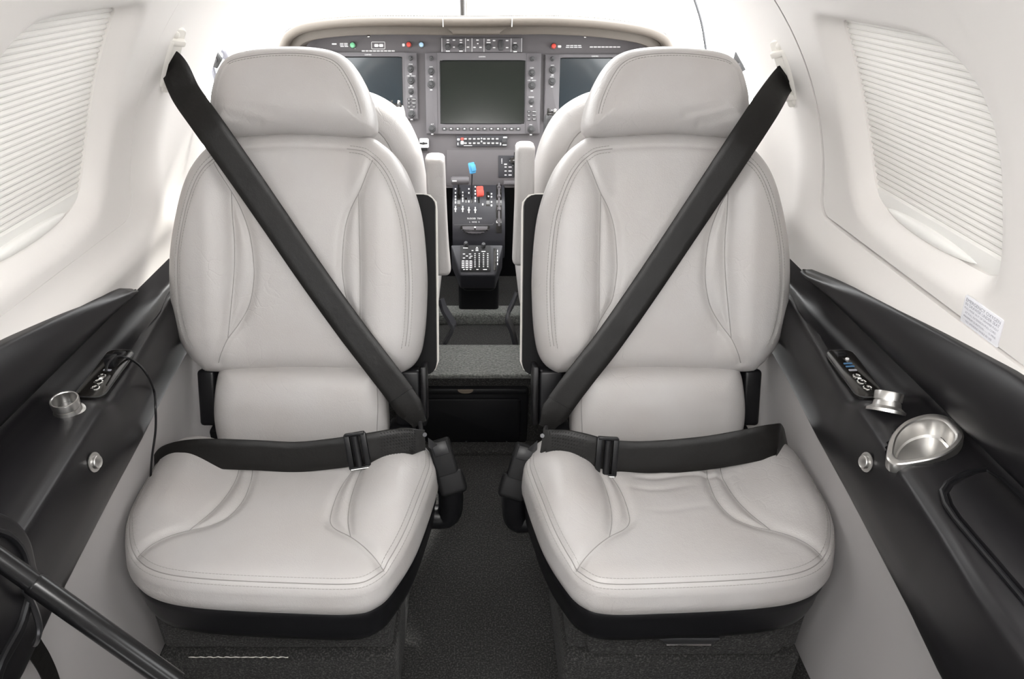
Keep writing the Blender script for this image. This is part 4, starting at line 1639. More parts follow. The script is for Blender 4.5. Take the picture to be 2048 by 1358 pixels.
lamp(706, 91, GREEN, 5.0 * PXM, 'green_switch')
lamp(818, 90, RED, 4.8 * PXM, 'red_lamp')
lamp(843, 90, LBLUE, 4.6 * PXM, 'blue_lamp')
lamp(1107, 93, RED, 4.8 * PXM, 'red_lamp')
mb = MB()
a0, b0, a1, b1 = prect(743, 84, 770, 98)
fr = resample(rrect(a0, b0, a1, b1, 0.0005), 40, True)
mb.tube([p3(p[0], p[1], 0.0005) for p in fr], 0.0008, 5, closed=True)
for (x0, x1, y, h) in ((748, 767, 91, 6), (723, 790, 102, 2.6), (804, 810, 90, 6), (1115, 1123, 93, 5), (1132, 1163, 91, 1.8), (1131, 1164, 94.5, 1.8), (1179, 1241, 94, 2.2),
                       (663, 674, 88, 3), (679, 696, 87, 1.8), (679, 696, 90, 1.8), (680, 697, 93, 1.8), (709, 711, 97, 2)):
    (a, b), (c, d) = pl(x0, y), pl(x1, y)
    n = max(1, int((c - a) / 0.011))
    for k in range(n):
        wseg = (c - a) / n
        mb.quad(PO, PXv, PUv, PNv, a + wseg * (k + 0.5), b, wseg * 0.86, h * PXM * 0.9)
mb.build('panel_markings', WHITE, ip, smooth=False, kind='stuff')

# knob meshes shared by all the units
KN = {}


def knob_mesh(r, h):
    key = (round(r, 4), round(h, 4))
    if key not in KN:
        mb = MB()
        mb.lathe([(r * 1.12, 0), (r * 1.12, h * 0.18), (r, h * 0.22), (r * 0.95, h * 0.62), (r * 0.62, h * 0.66), (r * 0.58, h * 0.95), (r * 0.5, h), (r * 0.1, h)], (0, 0, 0), PNv, 16)
        KN[key] = mesh_from('knob', mb.v, mb.f, KNOB)
    return KN[key]


KEYS = {}


def key_mesh(w, h):
    key = (round(w, 4), round(h, 4))
    if key not in KEYS:
        mb = MB().prism(rrect(-w / 2, -h / 2, w / 2, h / 2, h * 0.2, 2), (0, 0, 0), PXv, PUv, PNv, -0.001, 0.0028, 0.0006)
        KEYS[key] = mesh_from('key', mb.v, mb.f, KNOB)
    return KEYS[key]


def knob(px, py, r_px, parent, off, h=0.016):
    link('knob', knob_mesh(r_px * PXM, h), parent, p3(*pl(px, py), off))


def key(px, py, w_px, h_px, parent, off):
    link('key', key_mesh(w_px * PXM, h_px * PXM), parent, p3(*pl(px, py), off))


def mark(mb, px, py, w_px, h_px, off):
    a, b = pl(px, py)
    mb.quad(PO + PNv * off, PXv, PUv, PNv, a, b, w_px * PXM, h_px * PXM)


def label_t(mb, t, px, py, h_px, off):
    a, b = pl(px, py)
    mb.text(t, p3(a, b, off + 0.0004), PXv, PUv, h_px * PXM * 1.35)


def display(label, x0, y0, x1, y1, sx0, sy0, sx1, sy1, cols, scr, softkeys=None, group='flight displays'):
    """flat-panel display: bezel with raised control columns, recessed screen, knobs and keys"""
    a0, b0, a1, b1 = prect(x0, y0, x1, y1)
    root = thing('flight_display', p3((a0 + a1) / 2, b0), label, 'display', group)
    q0, r0, q1, r1 = prect(sx0, sy0, sx1, sy1)
    D = 0.011
    bz = MB()
    for (c0, d0, c1, d1) in ((a0, r1, a1, b1), (a0, b0, a1, r0), (a0, r0, q0, r1), (q1, r0, a1, r1)):
        bz.prism([(c0, d0), (c1, d0), (c1, d1), (c0, d1)], PO, PXv, PUv, PNv, 0.0005, D)
    bez = bz.build('bezel', BEZEL, root, smooth=False)
    fr = resample(rrect(q0, r0, q1, r1, 0.0012), 60, True)
    MB().tube([p3(p[0], p[1], D) for p in fr], 0.0012, 6, closed=True).build('screen_surround', BLKP, root)
    MB().prism([(q0, r0), (q1, r0), (q1, r1), (q0, r1)], PO, PXv, PUv, PNv, 0.001, D - 0.003).build('screen', scr, root, smooth=False)
    tx = MB()
    label_t(tx, 'GARMIN', (sx0 + sx1) / 2, (y0 + sy0) / 2, 2.6, D)
    for (cx0, cx1) in cols['plates']:
        c0, d0, c1, d1 = prect(cx0, y0 + 1, cx1, y1 - 1)
        MB().prism(rrect(c0, d0, c1, d1, 0.003), PO, PXv, PUv, PNv, D - 0.002, D + 0.003, 0.0012).build('control_strip', BEZEL, root)
    for (x, y, r, nm, dy) in cols['knobs']:
        knob(x, y, r, root, D + 0.003)
        if nm:
            label_t(tx, nm, x, y + dy, 2.4, D + 0.003)
            mark(tx, x, y + (r + 4.2 if dy < 0 else -r - 4), 4.5, 1.8, D + 0.003)
    for (x, y, nm) in cols['keys']:
        key(x, y, 7, 5, root, D + 0.003)
        label_t(tx, nm, x, y, 1.9, D + 0.0062)
    if softkeys:
        x_a, x_b, y_, n = softkeys
        for k in range(n):
            x = x_a + (x_b - x_a) * k / (n - 1)
            key(x, y_, 9.5, 6, root, D)
            mark(tx, x, y_, 3.2, 2.0, D + 0.0030)
    tx.build('lettering', WHITE, root, smooth=False)
    return root


display('large centre flight display with a dark green blank screen', 850, 107, 1079, 268, 880, 122, 1048, 248,
        dict(plates=[(851, 876), (1053, 1078)],
             knobs=[(863, 118, 4, '', 8), (863, 144, 6, 'NAV', -9), (863, 170, 6.5, 'HDG', -9), (865, 258, 6.5, 'ALT', -9),
                    (1064, 119, 4, '', 8), (1063, 147, 6, 'COM', -10), (1063, 172, 6.5, 'CRS   BARO', -10), (1062, 204, 5, 'RANGE', -9), (1061, 259, 6.5, 'FMS', -9)],
             keys=[(1057, 224, 'D'), (1067.5, 224, 'MENU'), (1057, 231.5, 'FPL'), (1067.5, 231.5, 'PROC'), (1057, 239, 'CLR'), (1067.5, 239, 'ENT')]),
        SCREEN, (889, 1036, 258, 12))
display('left pilot flight display with a teal-grey blank screen', 640, 106, 837, 239, 667, 115, 807, 222,
        dict(plates=[(641, 666), (810, 836)],
             knobs=[(653, 118, 4, '', 8), (653, 139, 6, 'NAV', -9), (653, 162, 6.5, 'HDG', -9), (822, 118, 4, '', 8), (822, 139, 6, 'COM', -9), (823, 162, 6.5, 'CRS   BARO', -9), (823, 184, 5, 'RANGE', -8), (824, 229, 6.5, 'FMS', -9)],
             keys=[(819, 199.5, 'D'), (829, 199.5, 'MENU'), (819, 207, 'FPL'), (829, 207, 'PROC'), (819, 214.5, 'CLR'), (829, 214.5, 'ENT')]),
        SCREENB, (675, 800, 231, 12))
display('right flight display with a dark blue blank screen behind the right headrest', 1090, 110, 1287, 243, 1118, 117, 1259, 225,
        dict(plates=[(1091, 1116), (1261, 1286)],
             knobs=[(1104, 119, 4, '', 8), (1104, 141, 6, 'NAV', -9), (1103, 164, 6.5, 'HDG', -9), (1104, 230, 6.5, 'ALT', -9), (1274, 119, 4, '', 8), (1274, 141, 6, 'COM', -9), (1274, 164, 6.5, 'CRS   BARO', -9), (1274, 187, 5, 'RANGE', -9), (1274, 232, 6.5, 'FMS', -9)],
             keys=[(1269, 202, 'D'), (1279, 202, 'MENU'), (1269, 209, 'FPL'), (1279, 209, 'PROC'), (1269, 216, 'CLR'), (1279, 216, 'ENT')]),
        SCREENB, (1126, 1250, 234, 12))

# autopilot controller above the centre display
root = thing('autopilot_controller', p3(*pl(963, 105)), 'slim autopilot control strip above the centre display', 'controller')
a0, b0, a1, b1 = prect(882, 77, 1044, 105)
MB().prism(rrect(a0, b0, a1, b1, 0.001), PO, PXv, PUv, PNv, 0.0005, 0.007, 0.001).build('faceplate', BEZEL, root)
tx = MB()
for x in (884, 931, 944, 968, 1022, 1043):
    mark(tx, x, 91, 0.8, 25, 0.007)
for x, y, w_ in ((896, 81, 5), (908, 81, 5), (922, 81, 5), (936, 81, 4), (955, 81, 5), (977, 81, 6), (988, 82, 5), (1014, 82, 5), (955.5, 88, 3), (949, 95.5, 5), (961, 95.5, 5), (936, 95, 5), (908, 95, 4), (988, 96, 5), (1014, 96, 5), (1030, 87, 6),
                 (896, 86, 5), (922, 86, 5), (977, 86, 8), (896, 103, 8), (922, 103, 7), (1030, 104, 7)):
    mark(tx, x, y, w_, 2.0, 0.007)
tx.build('lettering', WHITE, root, smooth=False, kind='stuff')
for x, y in ((896, 94.5), (922, 94.5), (977, 94.5), (1030, 95.5)):
    knob(x, y, 5.6, root, 0.007, 0.014)
c0, d0, c1, d1 = prect(997, 81, 1006, 102)
MB().prism(rrect(c0, d0, c1, d1, 0.004), PO, PXv, PUv, PNv, 0.006, 0.013, 0.003).build('trim_wheel', KNOB, root)

# audio panel below the centre display
root = thing('audio_panel', p3(*pl(963, 292)), 'narrow audio panel with white key legends below the centre display', 'audio panel')
a0, b0, a1, b1 = prect(913, 271, 1014, 293)
MB().prism(rrect(a0, b0, a1, b1, 0.001), PO, PXv, PUv, PNv, 0.0005, 0.007, 0.001).build('faceplate', NAVY, root)
tx = MB()
for i, x in enumerate((931, 940, 948.5, 957, 968.5, 977, 985.5, 994)):
    for y in (278, 286.5):
        key(x, y, 7.2, 5.6, root, 0.0065)
        mark(tx, x, y, 5.0, 2.2, 0.0094)
for x, y, w_, h_ in ((917, 279, 5, 4), (916, 288, 2, 5), (963, 277, 2.4, 3), (963, 283, 2.6, 3), (936, 291.3, 17, 1), (1010, 275, 8, 2.5), (1001, 288, 2.5, 5), (1009, 290, 8, 2)):
    mark(tx, x, y, w_, h_, 0.007)
tx.build('lettering', WHITE, root, smooth=False, kind='stuff')
mb = MB()
a, b = pl(924.5, 278)
mb.quad(PO + PNv * 0.007, PXv, PUv, PNv, a, b, 6 * PXM, 5 * PXM, 0.002)
mb.build('red_key', RED, root)
mb = MB()
a, b = pl(924.5, 285.5)
mb.quad(PO + PNv * 0.007, PXv, PUv, PNv, a, b, 6 * PXM, 7 * PXM, 0.002)
mb.build('white_key', WHITE, root)
knob(1008, 283, 4.5, root, 0.007, 0.010)

# guarded switch left, flap selector right
root = thing('guarded_switch', p3(*pl(849, 303)), 'white guarded switch with a black toggle left of the audio panel', 'switch')
a0, b0, a1, b1 = prect(838, 276, 859, 304)
MB().prism(rrect(a0, b0, a1, b1, 0.001), PO, PXv, PUv, PNv, 0.0005, 0.003, 0.0008).build('switch_plate', PANEL, root)
a0, b0, a1, b1 = prect(839.5, 277, 858, 296)
MB().prism(rrect(a0, b0, a1, b1, 0.004), PO, PXv, PUv, PNv, 0.003, 0.018, 0.002).build('guard', WHITE, root)
a, b = pl(848, 287)
MB().box(p3(a, b, 0.020), (0.024, 0.004, 0.006), np.array([PXv, PUv, PNv]), 0.001).lathe([(0.004, 0.018), (0.003, 0.026)], p3(a, b), PNv, 10).build('toggle', BLKP, root)
a, b = pl(848, 299)
MB().box(p3(a, b, 0.008), (0.022, 0.006, 0.010), np.array([PXv, PUv, PNv]), 0.001).build('stop', BLKP, root)

root = thing('flap_selector', p3(*pl(1020, 368)), 'flap selector panel with a black lever and white degree marks', 'selector')
a0, b0, a1, b1 = prect(997, 311, 1056, 355)
MB().prism(rrect(a0, b0, a1, b1, 0.001), PO, PXv, PUv, PNv, 0.0025, 0.006, 0.001).build('plate', NAVY, root)
tx = MB()
for y in (318, 320.5, 323, 326):
    mark(tx, 1003.5, y, 2.0, 1.6, 0.006)
mark(tx, 1011, 328.5, 6, 2.6, 0.006)
for y in (334, 342, 350):
    mark(tx, 1011, y, 4.5, 2.0, 0.006)
    mark(tx, 1020, y, 6.5, 2.0, 0.006)
for x, y in ((1026, 331), (1027, 343), (1028.5, 351), (1019.5, 321.5)):
    mark(tx, x, y, 1.6, 1.4, 0.006)
tx.build('lettering', WHITE, root, smooth=False, kind='stuff')
a0, b0, a1, b1 = prect(1026, 322, 1031, 352)
MB().prism(rrect(a0, b0, a1, b1, 0.001), PO, PXv, PUv, PNv, 0.006, 0.0068).build('slot', BLKP, root)
a, b = pl(1029, 321)
MB().box(p3(a, b, 0.025), (0.030, 0.018, 0.036), np.array([PXv, PUv, PNv]), 0.003).box(p3(a + 0.002, b + 0.014, 0.03), (0.012, 0.022, 0.012), np.array([PXv, PUv, PNv]), 0.002).build('lever', BLKG, root)
a0, b0, a1, b1 = prect(1007, 361, 1060, 369)
MB().prism(rrect(a0, b0, a1, b1, 0.002), PO, PXv, PUv, PNv, 0.001, 0.020, 0.002).build('lower_ledge', BEZEL, root)

# ---- control yokes -----------------------------------------------------------
for s, sd in ((-1, 'left'), (1, 'right')):
    root = thing('control_yoke', (s * 0.33, 2.0, 0.62), 'control yoke in front of the %s cockpit seat, %s' % (sd, 'with a pale grip' if s < 0 else 'with a dark grip'), 'yoke', 'control yokes')
    hor = W(795, 205, y=1.95) if s < 0 else W(1103, 222, y=1.95)
    hx = abs(hor[0])
    c0 = np.array([s * 0.33, 1.98, hor[2] - 0.13])
    MB().tube([np.array([s * 0.33, 2.215, c0[2] + 0.02]), c0], 0.012, 14).build('shaft', CHROME, root)
    MB().box(c0, (0.10, 0.03, 0.055), None, 0.010, 3).build('hub', BLKP, root)
    off = 0.33 - hx
    for k, tn in ((-1, 'inner'), (1, 'outer')):
        q = crom([c0 + np.array([0, 0, 0]), c0 + np.array([s * k * off * 0.6, -0.005, 0.0]), c0 + np.array([s * k * off * 0.98, -0.012, 0.03]), c0 + np.array([s * k * off * 1.02, -0.02, 0.09])], 6)
        MB().tube(q, 0.013, 12).build('horn', BLKP, root)
        tpv = q[-1]
        gp = MB().tube(crom([q[-7], tpv + np.array([0, 0, 0.0]), tpv + np.array([s * k * -0.004, -0.004, 0.03])], 4), [0.0145, 0.016, 0.017, 0.0175, 0.017, 0.017, 0.0165, 0.016, 0.012], 14).build('grip', FELT if s < 0 else KNOB, root)
        e_ = tpv + np.array([s * k * -0.006, -0.006, 0.032])
        MB().box(e_, (0.030, 0.016, 0.010), None, 0.003).box(e_ + np.array([-0.012, 0, 0.008]), (0.006, 0.006, 0.012), None, 0.001).build('switch_block', BLKG, gp)
        MB().lathe([(0.004, 0), (0.004, 0.008), (0.002, 0.010)], e_ + np.array([0.006, 0, 0.004]), (0.2, -0.2, 1), 10).build('trim_button', CHROME, gp)

# ---- pedestal -----------------------------------------------------------------
root = thing('throttle_pedestal', (0.0, 2.06, 0.08), 'dark throttle pedestal with blue and red levers between the cockpit seats', 'pedestal')
side = [(955, 356, 2.19), (955, 372, 2.14), (955, 385, 2.105), (955, 400, 2.075), (955, 420, 2.050), (955, 440, 2.034), (955, 460, 2.025), (955, 483, 2.020)]
up_ = [W(a, b, y=c)[1:] for a, b, c in side]
HWQ = 0.0815
q = crom(up_, 4)
poly = [tuple(p) for p in q] + [(2.03, q[-1][1] - 0.06), (2.26, q[-1][1] - 0.06), (2.26, q[0][1])]
mb = MB().prism(poly, (0.0, 0, 0), (0, 1, 0), (0, 0, 1), (1, 0, 0), -HWQ, HWQ, 0.004)
mb.build('quadrant_housing', NAVY, root)


def qp(px, py):
    """point on the curved quadrant face and its normal"""
    best = None
    for i in range(len(q) - 1):
        a, b = q[i], q[i + 1]
        d = b - a
        n = np.array([0, d[1], -d[0]])
        n = nrm(n)
        if n[1] > 0:
            n = -n
        p = W(px, py, pl=((0, a[0], a[1]), n))
        t = ((p[1] - a[0]) * d[0] + (p[2] - a[1]) * d[1]) / (d @ d)
        if -0.02 <= t <= 1.02:
            return p, n, nrm(np.array([0, -d[0], -d[1]]))
    return W(px, py, y=2.05), np.array([0, -1.0, 0]), np.array([0, 0, 1.0])


def qstrip(x, y0, y1, wpx, name, m, lift0, lift1, n=8):
    """strip following the quadrant between two pixel heights"""
    V, Fc = [], []
    for k in range(n + 1):
        p, nn, u = qp(x, y0 + (y1 - y0) * k / n)
        hw = wpx * PXM * 0.95 / 2
        V += [p - XA * hw + nn * lift0, p - XA * hw + nn * lift1, p + XA * hw + nn * lift1, p + XA * hw + nn * lift0]
    for k in range(n):
        o = k * 4
        for j in range(3):
            Fc.append((o + j, o + j + 4, o + j + 5, o + j + 1))
    Fc += [(0, 1, 2, 3), (n * 4 + 3, n * 4 + 2, n * 4 + 1, n * 4)]
    return V, Fc


for x, y0, y1, w_ in ((917.5, 376, 413, 6.5), (932, 396, 406, 3.5), (943.5, 378, 406, 3.5), (957.5, 392, 406, 3.5), (976, 384, 412, 7)):
    add('lever_slot', *qstrip(x, y0, y1, w_, '', None, -0.002, 0.0012), BLKG, root, False)
V, Fc = qstrip(998, 366, 466, 11.5, '', None, -0.002, 0.0014, 20)
ws = add('wheel_slot', V, Fc, BLKG, root, False)
mb = MB()
P = [qp(998, y)[0] + qp(998, y)[1] * 0.003 for y in np.linspace(368, 452, 22)]
mb.tube(P, [0.0035] * 22, 8)
for y in (377, 395, 419, 441):
    p, n, u = qp(998, y)
    mb.tube([p - u * 0.005 + n * 0.004, p + u * 0.005 + n * 0.004], 0.0062, 10)
mb.build('trim_wheel', BEZEL, root)
tx = MB()
for x, rows in ((911, (378, 386, 393, 399, 405)), (925.5, (385, 391, 397, 402)), (937.8, (378, 386, 403)), (950.5, (374, 382, 388, 396, 402))):
    for y in rows:
        p, n, u = qp(x, y)
        tx.prism(rrect(-0.0019, -0.0040, 0.0019, 0.0040, 0.0008, 1), p, XA, u, n, 0, 0.0008)
for x, y, w_ in ((911, 418, 6), (925.5, 418, 6), (937.8, 420, 6), (950.5, 420, 6)):
    p, n, u = qp(x, y)
    tx.prism([(-0.0045, 0), (0, -0.004), (0.0045, 0), (0, 0.004)], p, XA, u, n, 0, 0.0008)
    tx.prism(rrect(-0.0016, -0.010, 0.0016, 0.010, 0.0005, 1), p, XA, u, n, 0, 0.0008)
for x, y in ((983, 388), (983, 394), (983, 404), (983, 411), (965.5, 409), (977, 393)):
    p, n, u = qp(x, y)
    tx.prism(rrect(-0.0022, -0.0032, 0.0022, 0.0032, 0.0006, 1), p, XA, u, n, 0, 0.0012)
p, n, u = qp(949, 437)
tx.text('RUDDER  TRIM', p + n * 0.0006, XA, u, 0.0068)
p, n, u = qp(949, 444)
tx.text('L   NOSE   R', p + n * 0.0006, XA, u, 0.0060)
tx.build('lettering', WHITE, root, smooth=False, kind='stuff')
# outlined plate line
mb = MB()
mb.tube([qp(908, 449.5)[0], qp(985, 449.5)[0], qp(987, 446)[0], qp(987, 375)[0]], 0.0007, 5)
mb.build('plate_edge', BEZEL, root)
# rudder trim wheel
p, n, u = qp(950, 455)
mb = MB()
P = []
for k in range(41):
    w = math.pi * (0.0 + k / 40)
    r = 0.034 + (0.0018 if (k // 2) % 2 else -0.0010)
    P.append((r * math.cos(w) * 1.15, -0.004 - r * math.sin(w) * 0.42))
P += [(-0.039, 0.004), (0.039, 0.004)]
mb.prism(P, p + n * 0.002, XA, u, n, -0.004, 0.012, 0.003)
mb.build('rudder_trim_wheel', BEZEL, root)
mb = MB().prism(rrect(-0.046, -0.006, 0.046, 0.006, 0.005), p, XA, u, n, -0.002, 0.0015)
mb.lathe([(0.003, 0.0145), (0.002, 0.0155)], p + u * -0.002, n, 10)
mb.build('trim_slot', BLKG, root)
p, n, u = qp(950, 454)
MB().lathe([(0.0032, 0.014), (0.002, 0.0155)], p, n, 10).build('trim_mark', WHITE, root)
# throttle bar
a, b = W(902, 361, y=2.085), W(938, 361, y=2.085)
MB().tube([a, a + (b - a) * 0.08, a + (b - a) * 0.92, b], [0.009, 0.0125, 0.0125, 0.009], 16).build('throttle_grip', BEZEL, root)
e_ = MB()
e_.box(W(909, 362, y=2.071), (0.014, 0.001, 0.004), None, 0.0003)
e_.build('throttle_legend', WHITE, root, smooth=False)
MB().box(W(917, 377, y=2.085), (0.006, 0.01, 0.045), None, 0.002).build('throttle_stem', BLKP, root)
# blue lever
b0_, n, u = qp(943.5, 392)
bt_ = W(944, 349, y=2.035)
lv = MB().tube([b0_, bt_], 0.0022, 8).build('propeller_stem', DKMET, root)
R = np.array([nrm([1, 0, 0.18]), nrm([0, -1, 0.2]), nrm([-0.18, 0.2, 1])])
c = W(944, 336, y=2.03)
MB().box(c, (0.019, 0.018, 0.032), R, 0.003, 2).box(c + np.array([0.004, -0.006, 0.002]), (0.015, 0.016, 0.020), R, 0.003, 2).build('propeller_knob', BLUE, root)
# red lever
b0_, n, u = qp(957.5, 398)
c = W(960, 383, y=2.015)
MB().tube([b0_, c], 0.0028, 8).build('mixture_stem', DKMET, root)
R = np.array([nrm([1, 0, 0.06]), nrm([0, -1, 0.3]), nrm([-0.06, 0.3, 1])])
MB().box(c, (0.021, 0.020, 0.032), R, 0.0035, 2).box(c + np.array([0.002, -0.008, -0.002]), (0.020, 0.014, 0.018), R, 0.003, 2).build('mixture_knob', RED, root)
# lower console: keypad shelf
yl, yh = 1.945, 2.010
A_ = W(955, 489, y=yh)
B_ = W(955, 551, y=yl)
tl, tr = W(901, 489, y=yh), W(1007, 489, y=yh)
bl_, br_ = W(920, 551, y=yl), W(991, 551, y=yl)
dn = nrm(np.cross(tr - tl, A_ - B_))
if dn[1] > 0:
    dn = -dn
V = []
for p in (tl, tr, br_, bl_):
    V.append(p)
lowz = 0.30
V += [tl + np.array([0, 0.05, -0.10]), tr + np.array([0, 0.05, -0.10]), br_ + np.array([0, 0.03, -0.06]), bl_ + np.array([0, 0.03, -0.06])]
bm = bmesh.new()
vs = [bm.verts.new(tuple(map(float, v))) for v in V]
for f in ((3, 2, 1, 0), (4, 5, 6, 7), (0, 1, 5, 4), (1, 2, 6, 5), (2, 3, 7, 6), (3, 0, 4, 7)):
    bm.faces.new([vs[i] for i in f])
bmesh.ops.recalc_face_normals(bm, faces=bm.faces)
bmesh.ops.bevel(bm, geom=list(bm.edges), offset=0.006, segments=3, profile=0.5, affect='EDGES')
bm.verts.index_update()
add('keypad_shelf', [v.co[:] for v in bm.verts], [tuple(v.index for v in f.verts) for f in bm.faces], NAVY, root)
bm.free()
upk = nrm(A_ - B_)


def kp(px, py, off=0.0):
    return W(px, py, pl=(A_ + dn * off, dn))


c0 = kp(951, 517)
wk = np.linalg.norm(kp(981, 517) - kp(921, 517))
hk = np.linalg.norm(kp(951, 493) - kp(951, 544))
kpad = MB().prism(rrect(-wk / 2, -hk / 2, wk / 2, hk / 2, 0.002), c0, XA, upk, dn, -0.002, 0.006, 0.001).build('keypad', BLKP, root)
tx = MB()
for j in range(8):
    y = 507.5 + j * 3.7
    for i, x in enumerate((950, 958.5, 967, 975.5)):
        p = kp(x, y, 0.006)
        tx.prism(rrect(-0.0020, -0.0012, 0.0020, 0.0012, 0.0003, 1), p, XA, upk, dn, 0, 0.0005)
for x, y, w_ in ((928, 508, 5), (940, 508, 5), (934, 512, 5), (942, 512.5, 6), (928, 516, 5), (940, 516, 5), (928, 539, 4), (934, 539, 5), (941, 539, 4), (955, 539, 5), (970, 539, 9), (945, 501, 4), (954, 495, 4), (954, 498, 6), (954, 501, 6), (931, 496, 11), (967, 503, 9)):
    p = kp(x, y, 0.006)
    tx.prism(rrect(-w_ * PXM * .45, -0.0012, w_ * PXM * .45, 0.0012, 0.0003, 1), p, XA, upk, dn, 0, 0.0005)
tx.build('lettering', WHITE, kpad, smooth=False)
p = kp(934, 529, 0.006)
MB().prism(rrect(-0.0175, -0.0125, 0.0175, 0.0125, 0.002), p, XA, upk, dn, 0, 0.0008).build('number_field', GREYP if False else BEZEL, kpad)
numk = MB().prism(rrect(-0.0032, -0.0018, 0.0032, 0.0018, 0.0008, 2), (0, 0, 0), XA, upk, dn, 0, 0.0026, 0.0005)
nme = mesh_from('number_key', numk.v, numk.f, WHITE)
for j in range(4):
    for i in range(3):
        link('number_key', nme, kpad, kp(926 + i * 7.8, 522.5 + j * 4.3, 0.0066))
for x, y in ((932, 490), (967, 492.5)):
    p = kp(x, y, 0.004)
    MB().lathe([(0.0075, 0), (0.0065, 0.010), (0.005, 0.014), (0.001, 0.0145)], p, nrm(dn + upk * 0.3), 14).build('selector_knob', KNOB, kpad)
p0, p1 = kp(990, 497, 0.001), kp(990, 541, 0.001)
MB().tube([p0, p1], 0.0042, 8).build('side_slot', BLKG, root)
tx = MB()
for y in (502, 508, 515, 521, 528):
    p = kp(995, y, 0.001)
    tx.prism(rrect(-0.0012, -0.0035, 0.0012, 0.0035, 0.0003, 1), p, XA, upk, dn, 0, 0.0008)
tx.build('slot_markings', WHITE, root, smooth=False)
# column under the shelf
ft = W(955, 612, z=0.085)
MB().box((0.0, 2.20, 0.20), (0.135, 0.25, 0.235), None, 0.012, 3).build('pedestal_column', BLKP, root)
MB().box((0.0, 2.13, 0.29), (0.115, 0.22, 0.16), None, 0.02, 3).build('column_throat', BLKP, root)
# carpet kerb at the pedestal foot
tag(MB().box((0, 2.075, 0.100), (0.40, 0.07, 0.045), bev=0.010, seg=3).build('trim_14', CARPETG), 'grey-green carpet kerb at the foot of the pedestal', kind='structure')

# ---- cockpit seats (seen from behind) ------------------------------------------
CO = crom([(-0.130, 0.37), (-0.190, 0.40), (-0.210, 0.48), (-0.214, 0.60), (-0.206, 0.745), (-0.186, 0.82), (-0.155, 0.868), (-0.105, 0.900), (-0.05, 0.912), (0, 0.914), (0.05, 0.912), (0.105, 0.900), (0.155, 0.868), (0.186, 0.82),
           (0.206, 0.745), (0.214, 0.60), (0.210, 0.48), (0.190, 0.40), (0.13, 0.37), (0, 0.365)], 5, True)
_coe = edge_dist(CO)


def H_co(U, V):
    e = _coe(U, V)
    return 0.045 * round_edge(e, 0.06) + 0.02 * round_edge(e, 0.16) - 0.003 * np.exp(-((e - 0.052) / 0.005) ** 2)


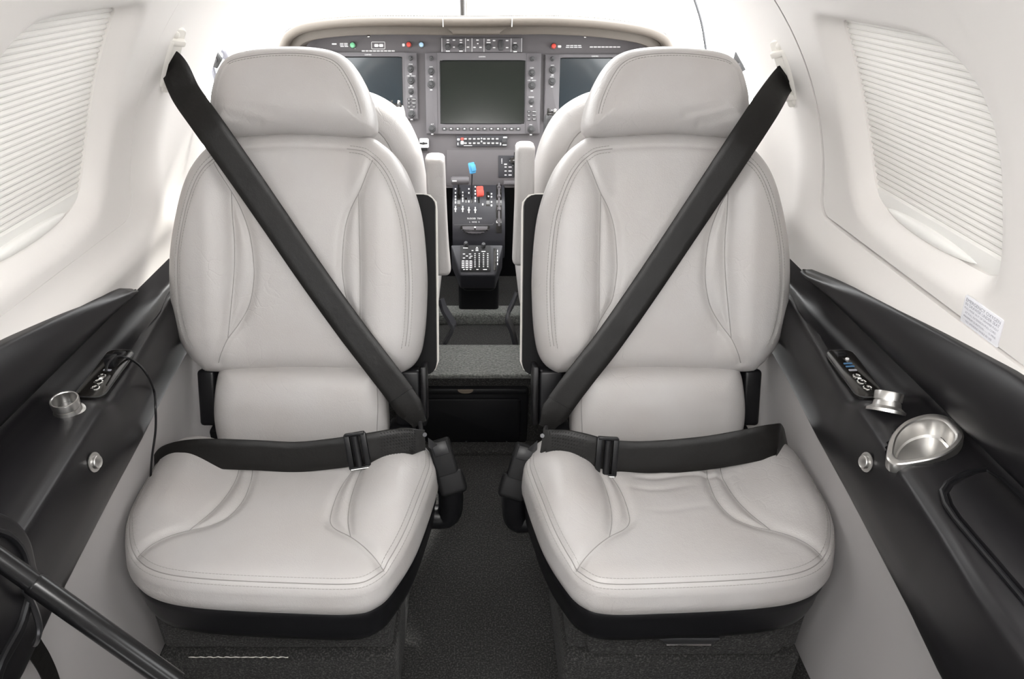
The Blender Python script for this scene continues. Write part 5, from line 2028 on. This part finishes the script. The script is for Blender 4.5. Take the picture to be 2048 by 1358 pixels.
for s, sd in ((-1, 'left'), (1, 'right')):
    root = thing('cockpit_seat', (s * 0.335, 1.62, 0.08), 'pale leather %s cockpit seat seen from behind with its armrest folded up' % sd, 'seat', 'cockpit seats')

    def tcs(u, v, w, s=s):
        u = np.asarray(u, float); v = np.asarray(v, float); w = np.asarray(w, float)
        return np.stack([s * 0.335 + u + 0 * v, 1.60 - w - (v - 0.6) * 0.10, v + 0 * u + 0 * w], -1)
    bk = pillow('seat_back', CO, (0, 0.62), H_co, [(1.0, -0.02), (0.98, -0.045), (0.92, -0.06), (0.4, -0.065)], tcs, LEATHER, root, False, na=240, nr=50)
    mb = MB()
    for L in sub_line(CO, 0.052, lambda p: p[1] > 0.45):
        P = resample(L, 70)
        mb.tube(tcs(P[:, 0], P[:, 1], H_co(P[:, 0], P[:, 1])), 0.0012, 6)
    mb.build('seam_welt', SEAM, bk)
    # cushion and skirt
    MB().box((s * 0.335, 1.72, 0.44), (0.465, 0.34, 0.16), None, 0.04, 4).build('seat_cushion', LEATHER, root)
    MB().box((s * 0.335, 1.74, 0.29), (0.36, 0.30, 0.16), None, 0.02, 3).build('seat_frame', CREAM2, root)
    # armrest folded upright beside the back
    if s < 0:
        ar = [W(868, 316, y=1.49), W(870, 350, y=1.485), W(873, 420, y=1.475), W(877, 490, y=1.465), W(881, 535, y=1.455), W(883, 556, y=1.452)]
    else:
        ar = [W(1052, 292, y=1.49), W(1051, 330, y=1.485), W(1050, 400, y=1.475), W(1047, 470, y=1.465), W(1045, 515, y=1.455), W(1044, 536, y=1.452)]
    Pp = crom(ar, 6)
    npp = len(Pp)
    V, Fc = [], []
    for i, p in enumerate(Pp):
        t = i / (npp - 1)
        ee = min(1, (t / 0.06) ** 0.5 if t < 0.06 else 1, ((1 - t) / 0.10) ** 0.5 if t > 0.9 else 1)
        ee = max(ee, 0.18)
        hx_, hy_ = 0.0215 * (0.55 + 0.45 * ee), 0.030 * (0.4 + 0.6 * ee)
        for k in range(20):
            w = 2 * math.pi * k / 20
            cu_, su_ = math.cos(w), math.sin(w)
            V.append(p + np.array([hx_ * math.copysign(abs(cu_) ** 0.55, cu_), hy_ * math.copysign(abs(su_) ** 0.55, su_) + 0.03, 0]))
    for i in range(npp - 1):
        for k in range(20):
            k2 = (k + 1) % 20
            Fc.append((i * 20 + k, i * 20 + k2, (i + 1) * 20 + k2, (i + 1) * 20 + k))
    Fc += [tuple(range(20)), tuple(reversed([(npp - 1) * 20 + k for k in range(20)]))]
    add('armrest', V, Fc, LEATHER, root, True, 60, flip=True)
    MB().tube([np.array([s * 0.115, 1.50, 0.60]), np.array([s * 0.20, 1.58, 0.58])], 0.012, 10).build('armrest_pivot', DKMET, root)
    # bent dark legs
    if s < 0:
        lg = [W(882, 598, y=1.72), W(888, 618, y=1.71), W(901, 640, y=1.70), W(906, 655, y=1.69), W(898, 672, y=1.685), W(888, 690, y=1.68), W(880, 720, y=1.68)]
    else:
        lg = [W(1034, 585, y=1.72), W(1026, 605, y=1.71), W(1017, 625, y=1.70), W(1016, 640, y=1.69), W(1024, 660, y=1.685), W(1031, 690, y=1.68), W(1034, 720, y=1.68)]
    C_ = crom(lg, 6)
    MB().ribbon(C_, [np.array([0.15, 1, 0.1])] * len(C_), 0.034, 0.009).build('bent_leg', NAVY, root, sharp=50)
    MB().box((s * 0.20, 1.82, 0.14), (0.03, 0.28, 0.10), None, 0.006).build('seat_rail', DKMET, root)

# cockpit shoulder harness anchors on the door posts
for s, sd, pts, loop in ((-1, 'left', [(427, 92), (444, 119), (434, 137), (416, 127)], [(444, 100), (449, 104), (451, 112), (449, 118)]), (1, 'right', [(1472, 104), (1491, 139), (1478, 147), (1465, 131)], None)):
    P = [W(*p, y=1.60) for p in pts]
    c = sum(P) / 4
    root = thing('harness_anchor', c, 'small dark harness anchor plate beside the %s headrest' % sd, 'harness anchor', 'harness anchors')
    MB().prism([(p[0], p[2]) for p in P], (0, 1.60, 0), (1, 0, 0), (0, 0, 1), (0, -1, 0), -0.006, 0.004, 0.001).build('anchor_plate', KNOB, root)
    MB().lathe([(0.007, 0.003), (0.0065, 0.007), (0.003, 0.008)], c, (0, -1, 0), 14).build('anchor_bolt', DKMET, root)
    e_ = c + np.array([s * 0.06, 0.02, 0.015])
    MB().tube([c + np.array([0, 0.008, 0]), e_], 0.007, 8).build('anchor_arm', CREAM2, root)
    if loop:
        MB().tube(crom([W(*p, y=1.615) for p in loop], 4), 0.006, 8).tube([W(423, 130, y=1.61), W(428, 150, y=1.61), W(434, 165, y=1.62)], 0.006, 8).build('strap_loop', GREYP, root)
